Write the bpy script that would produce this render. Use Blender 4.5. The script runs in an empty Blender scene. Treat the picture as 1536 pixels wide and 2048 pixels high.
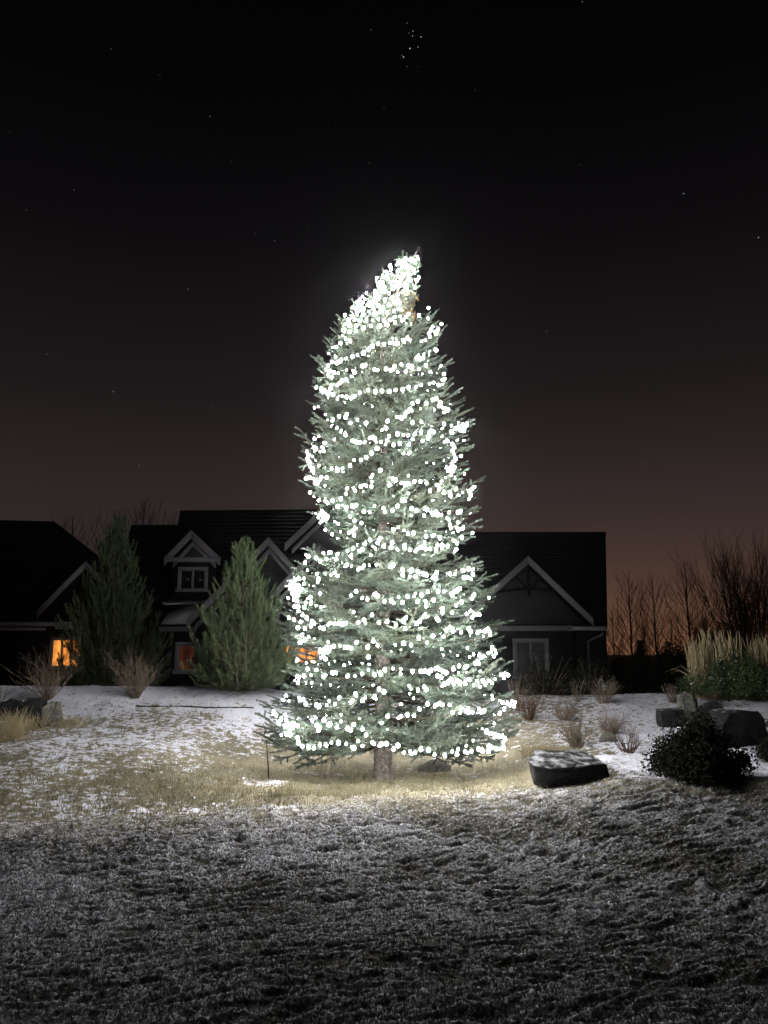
import bpy, bmesh, math, random
import numpy as np
from mathutils import Vector, Matrix

random.seed(7)
rng = np.random.default_rng(11)
SC = bpy.context.scene
COL = SC.collection

# ------------------------------------------------------------------ camera
EYE = 1.6
PITCH = math.radians(10.0)
F = 1538.0                                  # focal length in photo pixels (photo is 1536 x 2048)
cam_d = bpy.data.cameras.new("camera")
cam = bpy.data.objects.new("camera", cam_d)
COL.objects.link(cam)
cam.location = (0, 0, EYE)
cam.rotation_euler = (math.pi / 2 + PITCH, 0, 0)
cam_d.sensor_fit = 'VERTICAL'
cam_d.sensor_height = 36.0
cam_d.lens = 36.0 * F / 2048.0
cam_d.clip_start = 0.05
cam_d.clip_end = 3000
SC.camera = cam

# ------------------------------------------------------------------ night sky
world = bpy.data.worlds.new("World")
SC.world = world
world.use_nodes = True
nt = world.node_tree
nt.nodes.clear()
def N(tree, t, **kw):
    n = tree.nodes.new(t)
    for k, v in kw.items():
        setattr(n, k, v)
    return n
def mth(tree, op, a, b=None, clamp=False):
    n = N(tree, 'ShaderNodeMath', operation=op, use_clamp=clamp)
    for i, v in enumerate((a, b)):
        if v is None: continue
        if isinstance(v, (int, float)): n.inputs[i].default_value = v
        else: tree.links.new(v, n.inputs[i])
    return n.outputs[0]
w_out = N(nt, 'ShaderNodeOutputWorld')
w_bg = N(nt, 'ShaderNodeBackground')
w_tc = N(nt, 'ShaderNodeTexCoord')
w_sep = N(nt, 'ShaderNodeSeparateXYZ')
nt.links.new(w_tc.outputs['Generated'], w_sep.inputs[0])
elev = mth(nt, 'ARCSINE', w_sep.outputs['Z'])
elev_n = mth(nt, 'DIVIDE', mth(nt, 'MAXIMUM', elev, 0.0), math.radians(60), clamp=True)
ramp = N(nt, 'ShaderNodeValToRGB')
nt.links.new(elev_n, ramp.inputs[0])
cr = ramp.color_ramp
stops = [(0.0, (.044, .029, .025)), (.06, (.038, .026, .024)), (.18, (.0260, .0190, .0190)),
         (.30, (.0128, .0096, .0098)), (.48, (.0040, .0033, .0040)), (.62, (.0016, .0013, .0017)),
         (.75, (.0009, .0008, .0011)), (1.0, (.0005, .0005, .0007))]
while len(cr.elements) < len(stops):
    cr.elements.new(0.5)
for e, (p, c) in zip(cr.elements, stops):
    e.position = p
    e.color = (*c, 1)
# sodium glow of a town on the horizon, to the right
gaz = math.radians(20)
vm = N(nt, 'ShaderNodeVectorMath', operation='DOT_PRODUCT')
nt.links.new(w_tc.outputs['Generated'], vm.inputs[0])
vm.inputs[1].default_value = (math.sin(gaz), math.cos(gaz), 0)
lobe = mth(nt, 'POWER', mth(nt, 'MAXIMUM', vm.outputs['Value'], 0.0), 16.0)
fall = mth(nt, 'POWER', 2.718, mth(nt, 'MULTIPLY', mth(nt, 'MAXIMUM', elev, 0.0), -1 / math.radians(3.2)))
fall2 = mth(nt, 'POWER', 2.718, mth(nt, 'MULTIPLY', mth(nt, 'MAXIMUM', elev, 0.0), -1 / math.radians(9)))
g1 = N(nt, 'ShaderNodeVectorMath', operation='SCALE')
g1.inputs[0].default_value = (.140, .052, .014)
nt.links.new(mth(nt, 'MULTIPLY', lobe, fall), g1.inputs['Scale'])
g2 = N(nt, 'ShaderNodeVectorMath', operation='SCALE')
g2.inputs[0].default_value = (.019, .010, .008)
nt.links.new(mth(nt, 'MULTIPLY', lobe, fall2), g2.inputs['Scale'])
a1 = N(nt, 'ShaderNodeVectorMath', operation='ADD')
nt.links.new(g1.outputs[0], a1.inputs[0]); nt.links.new(g2.outputs[0], a1.inputs[1])
a2 = N(nt, 'ShaderNodeVectorMath', operation='ADD')
nt.links.new(a1.outputs[0], a2.inputs[0]); nt.links.new(ramp.outputs[0], a2.inputs[1])
nt.links.new(a2.outputs[0], w_bg.inputs['Color'])
w_bg.inputs['Strength'].default_value = 1.0
nt.links.new(w_bg.outputs[0], w_out.inputs[0])

# exposure / sampling
SC.view_settings.view_transform = 'Standard'
SC.view_settings.look = 'None'
SC.view_settings.exposure = 0.0
SC.view_settings.gamma = 1.0
SC.view_settings.use_curve_mapping = False
SC.render.engine = 'CYCLES'
cy = SC.cycles
cy.use_light_tree = True
cy.max_bounces = 4
cy.diffuse_bounces = 2
cy.glossy_bounces = 2
cy.transmission_bounces = 2
cy.volume_bounces = 0
cy.transparent_max_bounces = 4
cy.sample_clamp_indirect = 2.0
cy.use_denoising = True
cy.caustics_reflective = False
cy.caustics_refractive = False

BULB_POWER = 205.0            # radiance of one white bulb (lamps that the photo shows)
HAZE_DENSITY = 0.0008

# ------------------------------------------------------------------ projection helpers (photo pixel -> place)
def ray(px, py):
    u = (px - 768) / F
    v = (1024 - py) / F
    d = math.cos(PITCH) - v * math.sin(PITCH)
    return u / d, (math.sin(PITCH) + v * math.cos(PITCH)) / d
def at(px, py, Y):
    a, b = ray(px, py)
    return Vector((a * Y, Y, EYE + b * Y))

# ------------------------------------------------------------------ noise
_perm = np.random.default_rng(5).permutation(4096).astype(np.int64)
def _h(ix, iy, seed):
    return _perm[(_perm[(ix + seed * 131) & 4095] + iy) & 4095]
def perlin(x, y, seed=0):
    x = np.asarray(x, float); y = np.asarray(y, float)
    x0 = np.floor(x).astype(np.int64); y0 = np.floor(y).astype(np.int64)
    fx = x - x0; fy = y - y0
    u = fx * fx * fx * (fx * (fx * 6 - 15) + 10); v = fy * fy * fy * (fy * (fy * 6 - 15) + 10)
    def g(ix, iy, dx, dy):
        a = _h(ix, iy, seed) * (2 * math.pi / 4096)
        return np.cos(a) * dx + np.sin(a) * dy
    n00 = g(x0, y0, fx, fy); n10 = g(x0 + 1, y0, fx - 1, fy)
    n01 = g(x0, y0 + 1, fx, fy - 1); n11 = g(x0 + 1, y0 + 1, fx - 1, fy - 1)
    return ((n00 * (1 - u) + n10 * u) * (1 - v) + (n01 * (1 - u) + n11 * u) * v) * 1.5
def fbm(x, y, seed=0, oct=3, gain=.55):
    s = 0; a = 1.0; f = 1.0; t = 0
    for i in range(oct):
        s = s + a * perlin(x * f, y * f, seed + i * 7); t += a
        a *= gain; f *= 2.03
    return s / t
def sstep(a, b, x):
    t = np.clip((np.asarray(x, float) - a) / (b - a), 0, 1)
    return t * t * (3 - 2 * t)

# ------------------------------------------------------------------ mesh builder
class MB:
    def __init__(s):
        s.v = []; s.f = []; s.m = []; s.n = 0; s.at = []
    def add(s, v, f, mat=0, attr=None):
        v = np.asarray(v, np.float32).reshape(-1, 3); f = np.asarray(f, np.int64).reshape(-1, 3)
        s.v.append(v); s.f.append(f + s.n); s.m.append(np.full(len(f), mat, np.int32))
        s.at.append(np.zeros(len(v), np.float32) if attr is None else np.broadcast_to(np.asarray(attr, np.float32), (len(v),)))
        s.n += len(v)
    def quadstrip(s, q, mat=0):                  # q: (..., 4, 3)
        q = np.asarray(q, np.float32).reshape(-1, 4, 3); k = len(q)
        b = np.arange(k)[:, None] * 4
        f = np.concatenate([b + [0, 1, 2], b + [0, 2, 3]])
        s.add(q.reshape(-1, 3), f, mat)
    def tube(s, pts, rad, k=4, mat=0, cap=True):
        p = np.asarray(pts, float); n = len(p)
        r = np.broadcast_to(np.asarray(rad, float), (n,))
        t = np.gradient(p, axis=0)
        t /= np.linalg.norm(t, axis=1, keepdims=True) + 1e-9
        ref = np.array([0, 0, 1.]) if abs(t[:, 2]).mean() < .8 else np.array([1., 0, 0])
        a = np.cross(t, ref); a /= np.linalg.norm(a, axis=1, keepdims=True) + 1e-9
        b = np.cross(t, a)
        th = np.arange(k) * 2 * math.pi / k
        ring = p[:, None] + r[:, None, None] * (a[:, None] * np.cos(th)[None, :, None] + b[:, None] * np.sin(th)[None, :, None])
        i = np.arange(n - 1)[:, None] * k; j = np.arange(k)[None]; j2 = (j + 1) % k
        A = (i + j).ravel(); B = (i + j2).ravel(); C = (i + k + j2).ravel(); D = (i + k + j).ravel()
        f = np.concatenate([np.stack([A, B, C], 1), np.stack([A, C, D], 1)])
        vv = ring.reshape(-1, 3)
        if cap:
            e = [[0, q + 1, q] for q in range(1, k - 1)] + [[(n - 1) * k, (n - 1) * k + q, (n - 1) * k + q + 1] for q in range(1, k - 1)]
            f = np.concatenate([f, np.array(e)])
        s.add(vv, f, mat)
    def box(s, lo, hi, mat=0):
        (x0, y0, z0), (x1, y1, z1) = lo, hi
        s.hexa([(x0, y0, z0), (x1, y0, z0), (x1, y1, z0), (x0, y1, z0), (x0, y0, z1), (x1, y0, z1), (x1, y1, z1), (x0, y1, z1)], mat)
    def hexa(s, c, mat=0):
        q = [(0, 3, 2, 1), (4, 5, 6, 7), (0, 1, 5, 4), (1, 2, 6, 5), (2, 3, 7, 6), (3, 0, 4, 7)]
        s.add(c, [t for a in q for t in ((a[0], a[1], a[2]), (a[0], a[2], a[3]))], mat)
    def prism(s, poly, off, mat=0):              # closed prism from a convex planar polygon
        p = np.asarray([tuple(x) for x in poly], float); n = len(p); o = np.asarray(tuple(off), float)
        f = [[0, i, i + 1] for i in range(1, n - 1)] + [[n, n + i + 1, n + i] for i in range(1, n - 1)]
        for i in range(n):
            j = (i + 1) % n
            f += [[i, n + i, n + j], [i, n + j, j]]
        s.add(np.concatenate([p, p + o]), f, mat)
    def build(s, name, mats, parent=None, loc=(0, 0, 0), smooth=False, attr_name=None):
        me = s.mesh(name, mats, smooth, attr_name)
        return link(name, me, parent, loc)
    def mesh(s, name, mats, smooth=False, attr_name=None):
        v = np.concatenate(s.v); f = np.concatenate(s.f).astype(np.int32)
        me = bpy.data.meshes.new(name)
        me.vertices.add(len(v)); me.vertices.foreach_set('co', v.ravel())
        me.loops.add(f.size); me.loops.foreach_set('vertex_index', f.ravel())
        me.polygons.add(len(f)); me.polygons.foreach_set('loop_start', np.arange(len(f), dtype=np.int32) * 3)
        for m in (mats if isinstance(mats, (list, tuple)) else [mats]):
            me.materials.append(m)
        me.polygons.foreach_set('material_index', np.concatenate(s.m))
        if smooth:
            me.polygons.foreach_set('use_smooth', np.ones(len(f), bool))
        if attr_name:
            a = me.attributes.new(attr_name, 'FLOAT', 'POINT')
            a.data.foreach_set('value', np.concatenate(s.at))
        me.update(calc_edges=True); me.validate()
        return me

def link(name, data, parent=None, loc=(0, 0, 0)):
    o = bpy.data.objects.new(name, data)
    COL.objects.link(o)
    o.location = loc
    if parent: o.parent = parent
    return o
def tag(o, label=None, cat=None, group=None, kind=None):
    for k, v in (('label', label), ('category', cat), ('group', group), ('kind', kind)):
        if v: o[k] = v
    return o
def thing(name, label, cat, loc=(0, 0, 0), group=None):
    return tag(link(name, None, None, loc), label, cat, group)

# ------------------------------------------------------------------ materials
def mat(name, col, rough=.8, spec=.3, noise=None, scale=6., bump=0., bscale=40., metallic=0., col2=None, rand=0.):
    m = bpy.data.materials.new(name); m.use_nodes = True
    t = m.node_tree; b = t.nodes['Principled BSDF']
    b.inputs['Roughness'].default_value = rough
    b.inputs['Specular IOR Level'].default_value = spec
    b.inputs['Metallic'].default_value = metallic
    b.inputs['Base Color'].default_value = (*col, 1)
    if noise or col2:
        tc = N(t, 'ShaderNodeTexCoord')
        nz = N(t, 'ShaderNodeTexNoise'); nz.inputs['Scale'].default_value = scale; nz.inputs['Detail'].default_value = 5
        t.links.new(tc.outputs['Object'], nz.inputs['Vector'])
        mr = N(t, 'ShaderNodeMapRange'); mr.inputs[1].default_value = .35; mr.inputs[2].default_value = .65
        t.links.new(nz.outputs[0], mr.inputs[0])
        mx = N(t, 'ShaderNodeMix', data_type='RGBA')
        c2 = col2 or tuple(c * (1 - noise) for c in col)
        mx.inputs[6].default_value = (*col, 1); mx.inputs[7].default_value = (*c2, 1)
        t.links.new(mr.outputs[0], mx.inputs[0])
        src = mx.outputs[2]
        if rand:
            oi = N(t, 'ShaderNodeObjectInfo')
            hs = N(t, 'ShaderNodeHueSaturation')
            mm = N(t, 'ShaderNodeMapRange'); mm.inputs[3].default_value = 1 - rand; mm.inputs[4].default_value = 1 + rand
            t.links.new(oi.outputs['Random'], mm.inputs[0]); t.links.new(mm.outputs[0], hs.inputs['Value'])
            m2 = N(t, 'ShaderNodeMapRange'); m2.inputs[3].default_value = .5 - rand * .12; m2.inputs[4].default_value = .5 + rand * .12
            mu = mth(t, 'FRACT', mth(t, 'MULTIPLY', oi.outputs['Random'], 7.31))
            t.links.new(mu, m2.inputs[0]); t.links.new(m2.outputs[0], hs.inputs['Hue'])
            t.links.new(src, hs.inputs['Color']); src = hs.outputs[0]
        t.links.new(src, b.inputs['Base Color'])
        if bump:
            n2 = N(t, 'ShaderNodeTexNoise'); n2.inputs['Scale'].default_value = bscale; n2.inputs['Detail'].default_value = 6
            t.links.new(tc.outputs['Object'], n2.inputs['Vector'])
            bp = N(t, 'ShaderNodeBump'); bp.inputs['Strength'].default_value = bump; bp.inputs['Distance'].default_value = .03
            t.links.new(n2.outputs[0], bp.inputs['Height']); t.links.new(bp.outputs[0], b.inputs['Normal'])
    return m
def emit(name, col, strength, noise=False):
    m = bpy.data.materials.new(name); m.use_nodes = True
    t = m.node_tree; t.nodes.clear()
    o = N(t, 'ShaderNodeOutputMaterial'); e = N(t, 'ShaderNodeEmission')
    e.inputs[0].default_value = (*col, 1); e.inputs[1].default_value = strength
    if noise:                                   # a curtain behind lit glass
        tc = N(t, 'ShaderNodeTexCoord'); mp = N(t, 'ShaderNodeMapping')
        mp.inputs['Scale'].default_value = (9, 9, 2.2)
        nz = N(t, 'ShaderNodeTexNoise'); nz.inputs['Scale'].default_value = 1.0; nz.inputs['Detail'].default_value = 4
        t.links.new(tc.outputs['Object'], mp.inputs[0]); t.links.new(mp.outputs[0], nz.inputs['Vector'])
        mr = N(t, 'ShaderNodeMapRange'); mr.inputs[1].default_value = .3; mr.inputs[2].default_value = .7
        mr.inputs[3].default_value = strength * .3; mr.inputs[4].default_value = strength * 1.5
        t.links.new(nz.outputs[0], mr.inputs[0]); t.links.new(mr.outputs[0], e.inputs[1])
    t.links.new(e.outputs[0], o.inputs[0])
    return m

M_BULB = emit('bulb_light', (1.0, .985, .95), BULB_POWER)
_t = M_BULB.node_tree
_oi = N(_t, 'ShaderNodeObjectInfo'); _mr = N(_t, 'ShaderNodeMapRange')
_mr.inputs[3].default_value = BULB_POWER * .45; _mr.inputs[4].default_value = BULB_POWER * 1.55
_t.links.new(_oi.outputs['Random'], _mr.inputs[0]); _t.links.new(_mr.outputs[0], _t.nodes['Emission'].inputs[1])
M_NEEDLE = mat('spruce_needles', (.118, .150, .122), .6, .3, col2=(.046, .067, .041), scale=6, rand=.36)
M_TWIG = mat('spruce_twigs', (.065, .050, .032), .9, .1, noise=.4, scale=30)
M_BARK = mat('spruce_bark', (.32, .285, .255), .95, .1, col2=(.12, .10, .088), scale=26, bump=.9, bscale=38)
M_CONE = mat('cone_scales', (.24, .145, .05), .7, .2, noise=.6, scale=60)
M_CABLE = mat('cable_sheath', (.02, .035, .02), .5, .3)
M_PINE = mat('pine_needles', (.100, .135, .066), .7, .25, col2=(.050, .075, .036), scale=7, rand=.25)
M_PBARK = mat('pine_bark', (.17, .14, .11), .95, .1, noise=.5, scale=20)
M_DARKFOL = mat('dark_foliage', (.020, .024, .013), .8, .1, noise=.4, scale=8)
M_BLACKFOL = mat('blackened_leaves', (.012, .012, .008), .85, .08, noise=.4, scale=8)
M_JUNIPER = mat('juniper_foliage', (.060, .095, .034), .75, .2, col2=(.030, .052, .020), scale=5)
M_DEADTWIG = mat('dead_twigs', (.24, .19, .15), .95, .05, noise=.4, scale=12)
M_REDTWIG = mat('reddish_twigs', (.11, .065, .05), .95, .05, noise=.4, scale=12)
M_TREEBARK = mat('bare_tree_bark', (.055, .036, .026), .95, .05, noise=.3, scale=4)
M_STRAW = mat('straw_stalks', (.46, .38, .235), .85, .1, noise=.35, scale=9)
M_SNOW = mat('snow', (.78, .80, .86), .85, .2, noise=.08, scale=4, bump=.3, bscale=18)
M_ROCK = mat('rock_face', (.030, .030, .031), .9, .12, col2=(.011, .011, .012), scale=3.2, bump=.9, bscale=9)
M_PALEROCK = mat('lichen_rock', (.20, .195, .165), .95, .1, col2=(.085, .085, .080), scale=5, bump=.9, bscale=16)
def weather_rock(m, snow):
    t = m.node_tree; b = t.nodes['Principled BSDF']
    src = b.inputs['Base Color'].links[0].from_socket
    ge = N(t, 'ShaderNodeNewGeometry'); sp_ = N(t, 'ShaderNodeSeparateXYZ'); t.links.new(ge.outputs['Normal'], sp_.inputs[0])
    tc = N(t, 'ShaderNodeTexCoord'); nz = N(t, 'ShaderNodeTexNoise'); nz.inputs['Scale'].default_value = 11; nz.inputs['Detail'].default_value = 8
    t.links.new(tc.outputs['Object'], nz.inputs['Vector'])
    up = N(t, 'ShaderNodeMapRange'); up.inputs[1].default_value = .72; up.inputs[2].default_value = .97; t.links.new(sp_.outputs['Z'], up.inputs[0])
    br = N(t, 'ShaderNodeMapRange'); br.inputs[1].default_value = .44; br.inputs[2].default_value = .66; br.inputs[4].default_value = snow; t.links.new(nz.outputs[0], br.inputs[0])
    mx = N(t, 'ShaderNodeMix', data_type='RGBA'); t.links.new(mth(t, 'MULTIPLY', up.outputs[0], br.outputs[0]), mx.inputs[0])
    t.links.new(src, mx.inputs[6]); mx.inputs[7].default_value = (.66, .68, .74, 1); t.links.new(mx.outputs[2], b.inputs['Base Color'])
    wv = N(t, 'ShaderNodeTexVoronoi', feature='DISTANCE_TO_EDGE'); wv.inputs['Scale'].default_value = 5.5
    mp = N(t, 'ShaderNodeMapping'); mp.inputs['Scale'].default_value = (.6, .6, 1.9); mp.inputs['Rotation'].default_value = (.25, .15, 0)
    ad = N(t, 'ShaderNodeMix', data_type='VECTOR'); ad.inputs[0].default_value = .12
    t.links.new(tc.outputs['Object'], ad.inputs[4]); t.links.new(nz.outputs['Color'], ad.inputs[5])
    t.links.new(ad.outputs[1], mp.inputs[0]); t.links.new(mp.outputs[0], wv.inputs['Vector'])
    cr_ = N(t, 'ShaderNodeMapRange'); cr_.inputs[2].default_value = .06; t.links.new(wv.outputs['Distance'], cr_.inputs[0])
    bp = N(t, 'ShaderNodeBump'); bp.inputs['Strength'].default_value = .8; bp.inputs['Distance'].default_value = .02
    t.links.new(cr_.outputs[0], bp.inputs['Height'])
    t.links.new(b.inputs['Normal'].links[0].from_socket, bp.inputs['Normal']); t.links.new(bp.outputs[0], b.inputs['Normal'])
weather_rock(M_ROCK, .38); weather_rock(M_PALEROCK, .35)
M_TRIM = mat('painted_trim', (.36, .348, .39), .6, .3, noise=.08, scale=3)
M_STUCCO = mat('stucco', (.070, .069, .080), .95, .1, noise=.15, scale=6, bump=.3, bscale=60)
M_WALL = mat('dark_siding', (.015, .015, .018), .8, .2, noise=.2, scale=4)
M_ROOF = mat('roof_shingles', (.012, .012, .014), .95, .1, noise=.4, scale=7)
M_TIMBER = mat('dark_timber', (.016, .014, .013), .8, .2, noise=.3, scale=8)
M_METAL = mat('grey_metal', (.22, .22, .23), .45, .5, metallic=.6)
M_GLASS = mat('dark_glass', (.010, .010, .013), .12, .5)
M_BLIND = mat('pane_with_blind', (.13, .13, .145), .5, .4, noise=.3, scale=5)
M_ORANGE = emit('lit_window_bright', (1.0, .33, .06), 1.05, True)
M_AMBER = emit('lit_window_dim', (1.0, .29, .14), .042, True)

# ------------------------------------------------------------------ terrain
def lut(pts):
    ys = np.linspace(-20, 420, 8801)
    z = np.interp(ys, [p[0] for p in pts], [p[1] for p in pts])
    k = np.exp(-np.linspace(-2, 2, 21) ** 2); k /= k.sum()
    zp = np.pad(z, 10, mode='edge')
    return ys, np.convolve(zp, k, mode='valid')
FAR = [(18, .30), (20, -.05), (24, -.25), (420, -.25)]
PL = lut([(-20, .35), (0, .12), (3, .07), (4, .05), (5, .005), (6, -.025), (7.4, .03), (8.5, .13), (10, .28), (12, .46), (12.6, .56), (13.9, .87), (14.6, .90), (16, .8)] + FAR)
PM = lut([(-20, .35), (0, .12), (3, .07), (4, .05), (5, -.005), (6.2, -.05), (7.5, .07), (8.2, .125), (8.9, .06), (10, -.06), (11, .0), (12.2, .22), (13.9, .61), (14.8, .69), (16, .62)] + FAR)
PR = lut([(-20, .35), (0, .12), (3, .07), (4, .05), (5, .03), (6.5, .05), (7.6, .17), (8.2, .245), (8.9, .275), (10.5, .31), (12.3, .43), (14.3, .665), (15.1, .70), (16, .64)] + FAR)
def gz0(x, y):
    x = np.asarray(x, float); y = np.asarray(y, float)
    l = np.interp(y, *PL); m = np.interp(y, *PM); r = np.interp(y, *PR)
    wl = sstep(-.9, -3.2, x) if False else sstep(.9, 3.2, -x)
    wr = sstep(.9, 2.7, x)
    z = l * wl + r * wr + m * (1 - wl - wr)
    fade = sstep(60, 18, y)
    return z + (.045 * perlin(x * .55, y * .55, 3) + .02 * perlin(x * 1.4, y * 1.4, 4)) * fade
def gz(x, y):
    return float(gz0(np.array([x]), np.array([y]))[0])
def hit(px, py):
    a, b = ray(px, py)
    Y = np.linspace(3, 60, 5701)
    below = (EYE + b * Y) <= gz0(a * Y, Y)
    i = int(np.argmax(below)) if below.any() else len(Y) - 1
    return Vector((a * Y[i], Y[i], float(gz0(np.array([a * Y[i]]), np.array([Y[i]]))[0])))
TREE = Vector((-.012, 10.0, 0)); TREE.z = gz(TREE.x, TREE.y)

def lawn_mask(x, y):       # 1 on the mown lawn in front of the crest, 0 on the meadow behind
    edge = 6.95 + .45 * sstep(-4.0, -2.6, x) + .88 * sstep(-3.0, 1.0, x) + .12 * perlin(x * 1.1, y * .8, 21) + .30 * perlin(x * 5, y * 6, 22) + .15 * sstep(1.2, 3, x)
    return sstep(.45, -.45, y - edge)
def relief(x, y):
    near = sstep(17.5, 15.5, y) * sstep(1.5, 2.6, y)
    lw = lawn_mask(x, y)
    xs = x * .90 + y * .30; ys = y - x * .36
    warp = .05 * perlin(x * 3, y * 3, 30)
    big = fbm(xs * 2.6, ys * 3.4, 40, 2)
    a = 1 - np.abs(perlin((xs + warp) * 3.7, (ys + warp) * 8.8, 41)) * 2.2
    b = 1 - np.abs(perlin((xs - warp) * 13.0, (ys + warp) * 19.0, 42)) * 2.2
    c = perlin(xs * 30, ys * 42, 43)
    d = perlin(xs * 62, ys * 80, 44)
    hf = .50 * a + .42 * b + .45 * c + .25 * d
    amp_l = .034 * big + .025 * a + .013 * b + .006 * c + .005 * d
    e = fbm(x * 2.1, y * 3.0, 45, 3)
    g = fbm(x * 8, y * 13, 46, 2)
    amp_m = .035 * e + .014 * g + .007 * c + .004 * d
    return near * (lw * amp_l * (1 - .30 * sstep(6.2, 4.4, y)) + (1 - lw) * amp_m), hf, e, g
def snow_and_lift(x, y, hf, e, g):
    lw = lawn_mask(x, y)
    low = fbm(x * .7, y * .8, 60, 3)
    fine = fbm(x * 24, y * 40, 61, 2)
    mid = fbm(x * 7.5, y * 12.5, 62, 4, .68)
    lawn = sstep(.15, 1.0, hf + .85 * low + .25 * fine + .35 * sstep(-.5, -3, x) + .20 * sstep(6.6, 4.6, y)) * .30  # frost; extra white at left and near camera paints over the light fall-off
    dist = np.hypot((x - TREE.x) * 1.0, y - TREE.y)
    left = sstep(.3, -.6, x)
    bias = .10 + .55 * low + .38 * fbm(x * 2.3, y * 3.1, 63, 2)
    bias = bias - .75 * sstep(3.3, 1.2, dist)                                   # bare under the boughs
    tanz = np.exp(-((x + 2.2) / 2.0) ** 2 - ((y - 8.6) / .75) ** 2)
    bias = bias - .36 * tanz * left
    bias = bias - .11 * left + .10 * left * sstep(10.2, 11.6, y) * sstep(-.2, -1.4, x)
    bias = bias + .58 * left * sstep(12.4, 13.0, y + .25 * low)                 # bed on top of the berm
    right = sstep(.9, 1.9, x)
    bias = bias + right * (.54 * sstep(1.9, 2.9, x - .26 * (y - 8.5)) - .14)
    bias = bias + .9 * np.exp(-((x + 1.35) / .38) ** 2 - ((y - 9.35) / .22) ** 2)
    bias = bias + .8 * np.exp(-((x + .80) / .42) ** 2 - ((y - 10.35) / .16) ** 2)
    meadow = sstep(-.05, .20, 1.7 * mid + .45 * fine + bias)
    s = lawn * lw + meadow * (1 - lw)
    s = s * (1 - .14 * (1 - lw))
    return s * sstep(60, 16, y) * 1.0 + .35 * sstep(16, 60, y)

def build_ground():
    ys = np.concatenate([np.linspace(-6, 2.6, 12), np.exp(np.linspace(math.log(2.8), math.log(16.6), 690)),
                         np.linspace(16.8, 30, 30), np.array([34, 40, 50, 65, 85, 110, 140, 170, 200])])
    ss = np.concatenate([np.linspace(-3, -.70, 12), np.linspace(-.60, .60, 740), np.linspace(.70, 3, 12)])
    Y, S = np.meshgrid(ys, ss, indexing='ij')
    X = S * np.maximum(Y, 2.7)
    Z = gz0(X, Y)
    r, hf, e, g = relief(X, Y)
    Z = Z + r
    sn = snow_and_lift(X, Y, hf, e, g)
    tn = np.clip((.35 * (1 - lawn_mask(X, Y)) + .65 * (1 - lawn_mask(X, Y + .55))) * (.75 + .5 * fbm(X * 1.2, Y * 1.2, 70, 2)), 0, 1)
    n, k = Y.shape
    v = np.stack([X, Y, Z], -1).reshape(-1, 3).astype(np.float32)
    i = np.arange(n - 1)[:, None] * k; j = np.arange(k - 1)[None]
    q = np.stack([(i + j), (i + j + 1), (i + k + j + 1), (i + k + j)], -1).reshape(-1, 4).astype(np.int32)
    me = bpy.data.meshes.new('ground')
    me.vertices.add(len(v)); me.vertices.foreach_set('co', v.ravel())
    me.loops.add(q.size); me.loops.foreach_set('vertex_index', q.ravel())
    me.polygons.add(len(q)); me.polygons.foreach_set('loop_start', np.arange(len(q), dtype=np.int32) * 4)
    me.polygons.foreach_set('use_smooth', np.ones(len(q), bool))
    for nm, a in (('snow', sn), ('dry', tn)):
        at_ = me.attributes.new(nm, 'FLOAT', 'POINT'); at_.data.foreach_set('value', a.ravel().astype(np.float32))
    me.update(calc_edges=True)
    m = bpy.data.materials.new('snowy_turf'); m.use_nodes = True
    t = m.node_tree; b = t.nodes['Principled BSDF']
    b.inputs['Roughness'].default_value = .9; b.inputs['Specular IOR Level'].default_value = .1
    a1 = N(t, 'ShaderNodeAttribute', attribute_name='snow'); a2 = N(t, 'ShaderNodeAttribute', attribute_name='dry')
    tc = N(t, 'ShaderNodeTexCoord')
    nz = N(t, 'ShaderNodeTexNoise'); nz.inputs['Scale'].default_value = 55; nz.inputs['Detail'].default_value = 4
    t.links.new(tc.outputs['Object'], nz.inputs['Vector'])
    n2 = N(t, 'ShaderNodeTexNoise'); n2.inputs['Scale'].default_value = 5; n2.inputs['Detail'].default_value = 3
    t.links.new(tc.outputs['Object'], n2.inputs['Vector'])
    lawn = N(t, 'ShaderNodeMix', data_type='RGBA'); t.links.new(n2.outputs[0], lawn.inputs[0])
    lawn.inputs[6].default_value = (.030, .028, .018, 1); lawn.inputs[7].default_value = (.050, .044, .028, 1)
    dry = N(t, 'ShaderNodeMix', data_type='RGBA'); t.links.new(n2.outputs[0], dry.inputs[0])
    dry.inputs[6].default_value = (.165, .142, .086, 1); dry.inputs[7].default_value = (.27, .238, .155, 1)
    base = N(t, 'ShaderNodeMix', data_type='RGBA'); t.links.new(a2.outputs['Fac'], base.inputs[0])
    t.links.new(lawn.outputs[2], base.inputs[6]); t.links.new(dry.outputs[2], base.inputs[7])
    mul = N(t, 'ShaderNodeMapRange'); mul.inputs[1].default_value = .25; mul.inputs[2].default_value = .75
    mul.inputs[3].default_value = -.3; mul.inputs[4].default_value = .3
    t.links.new(nz.outputs[0], mul.inputs[0])
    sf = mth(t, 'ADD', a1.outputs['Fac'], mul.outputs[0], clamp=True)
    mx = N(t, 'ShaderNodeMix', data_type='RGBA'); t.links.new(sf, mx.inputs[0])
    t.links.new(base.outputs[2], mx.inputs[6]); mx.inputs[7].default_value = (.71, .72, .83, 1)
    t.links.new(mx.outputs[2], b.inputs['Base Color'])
    bp = N(t, 'ShaderNodeBump'); bp.inputs['Strength'].default_value = .5; bp.inputs['Distance'].default_value = .012
    t.links.new(nz.outputs[0], bp.inputs['Height']); t.links.new(bp.outputs[0], b.inputs['Normal'])
    me.materials.append(m)
    tag(link('ground', me), 'lawn and snow dusted meadow rising to a low berm', kind='structure')
build_ground()

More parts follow.
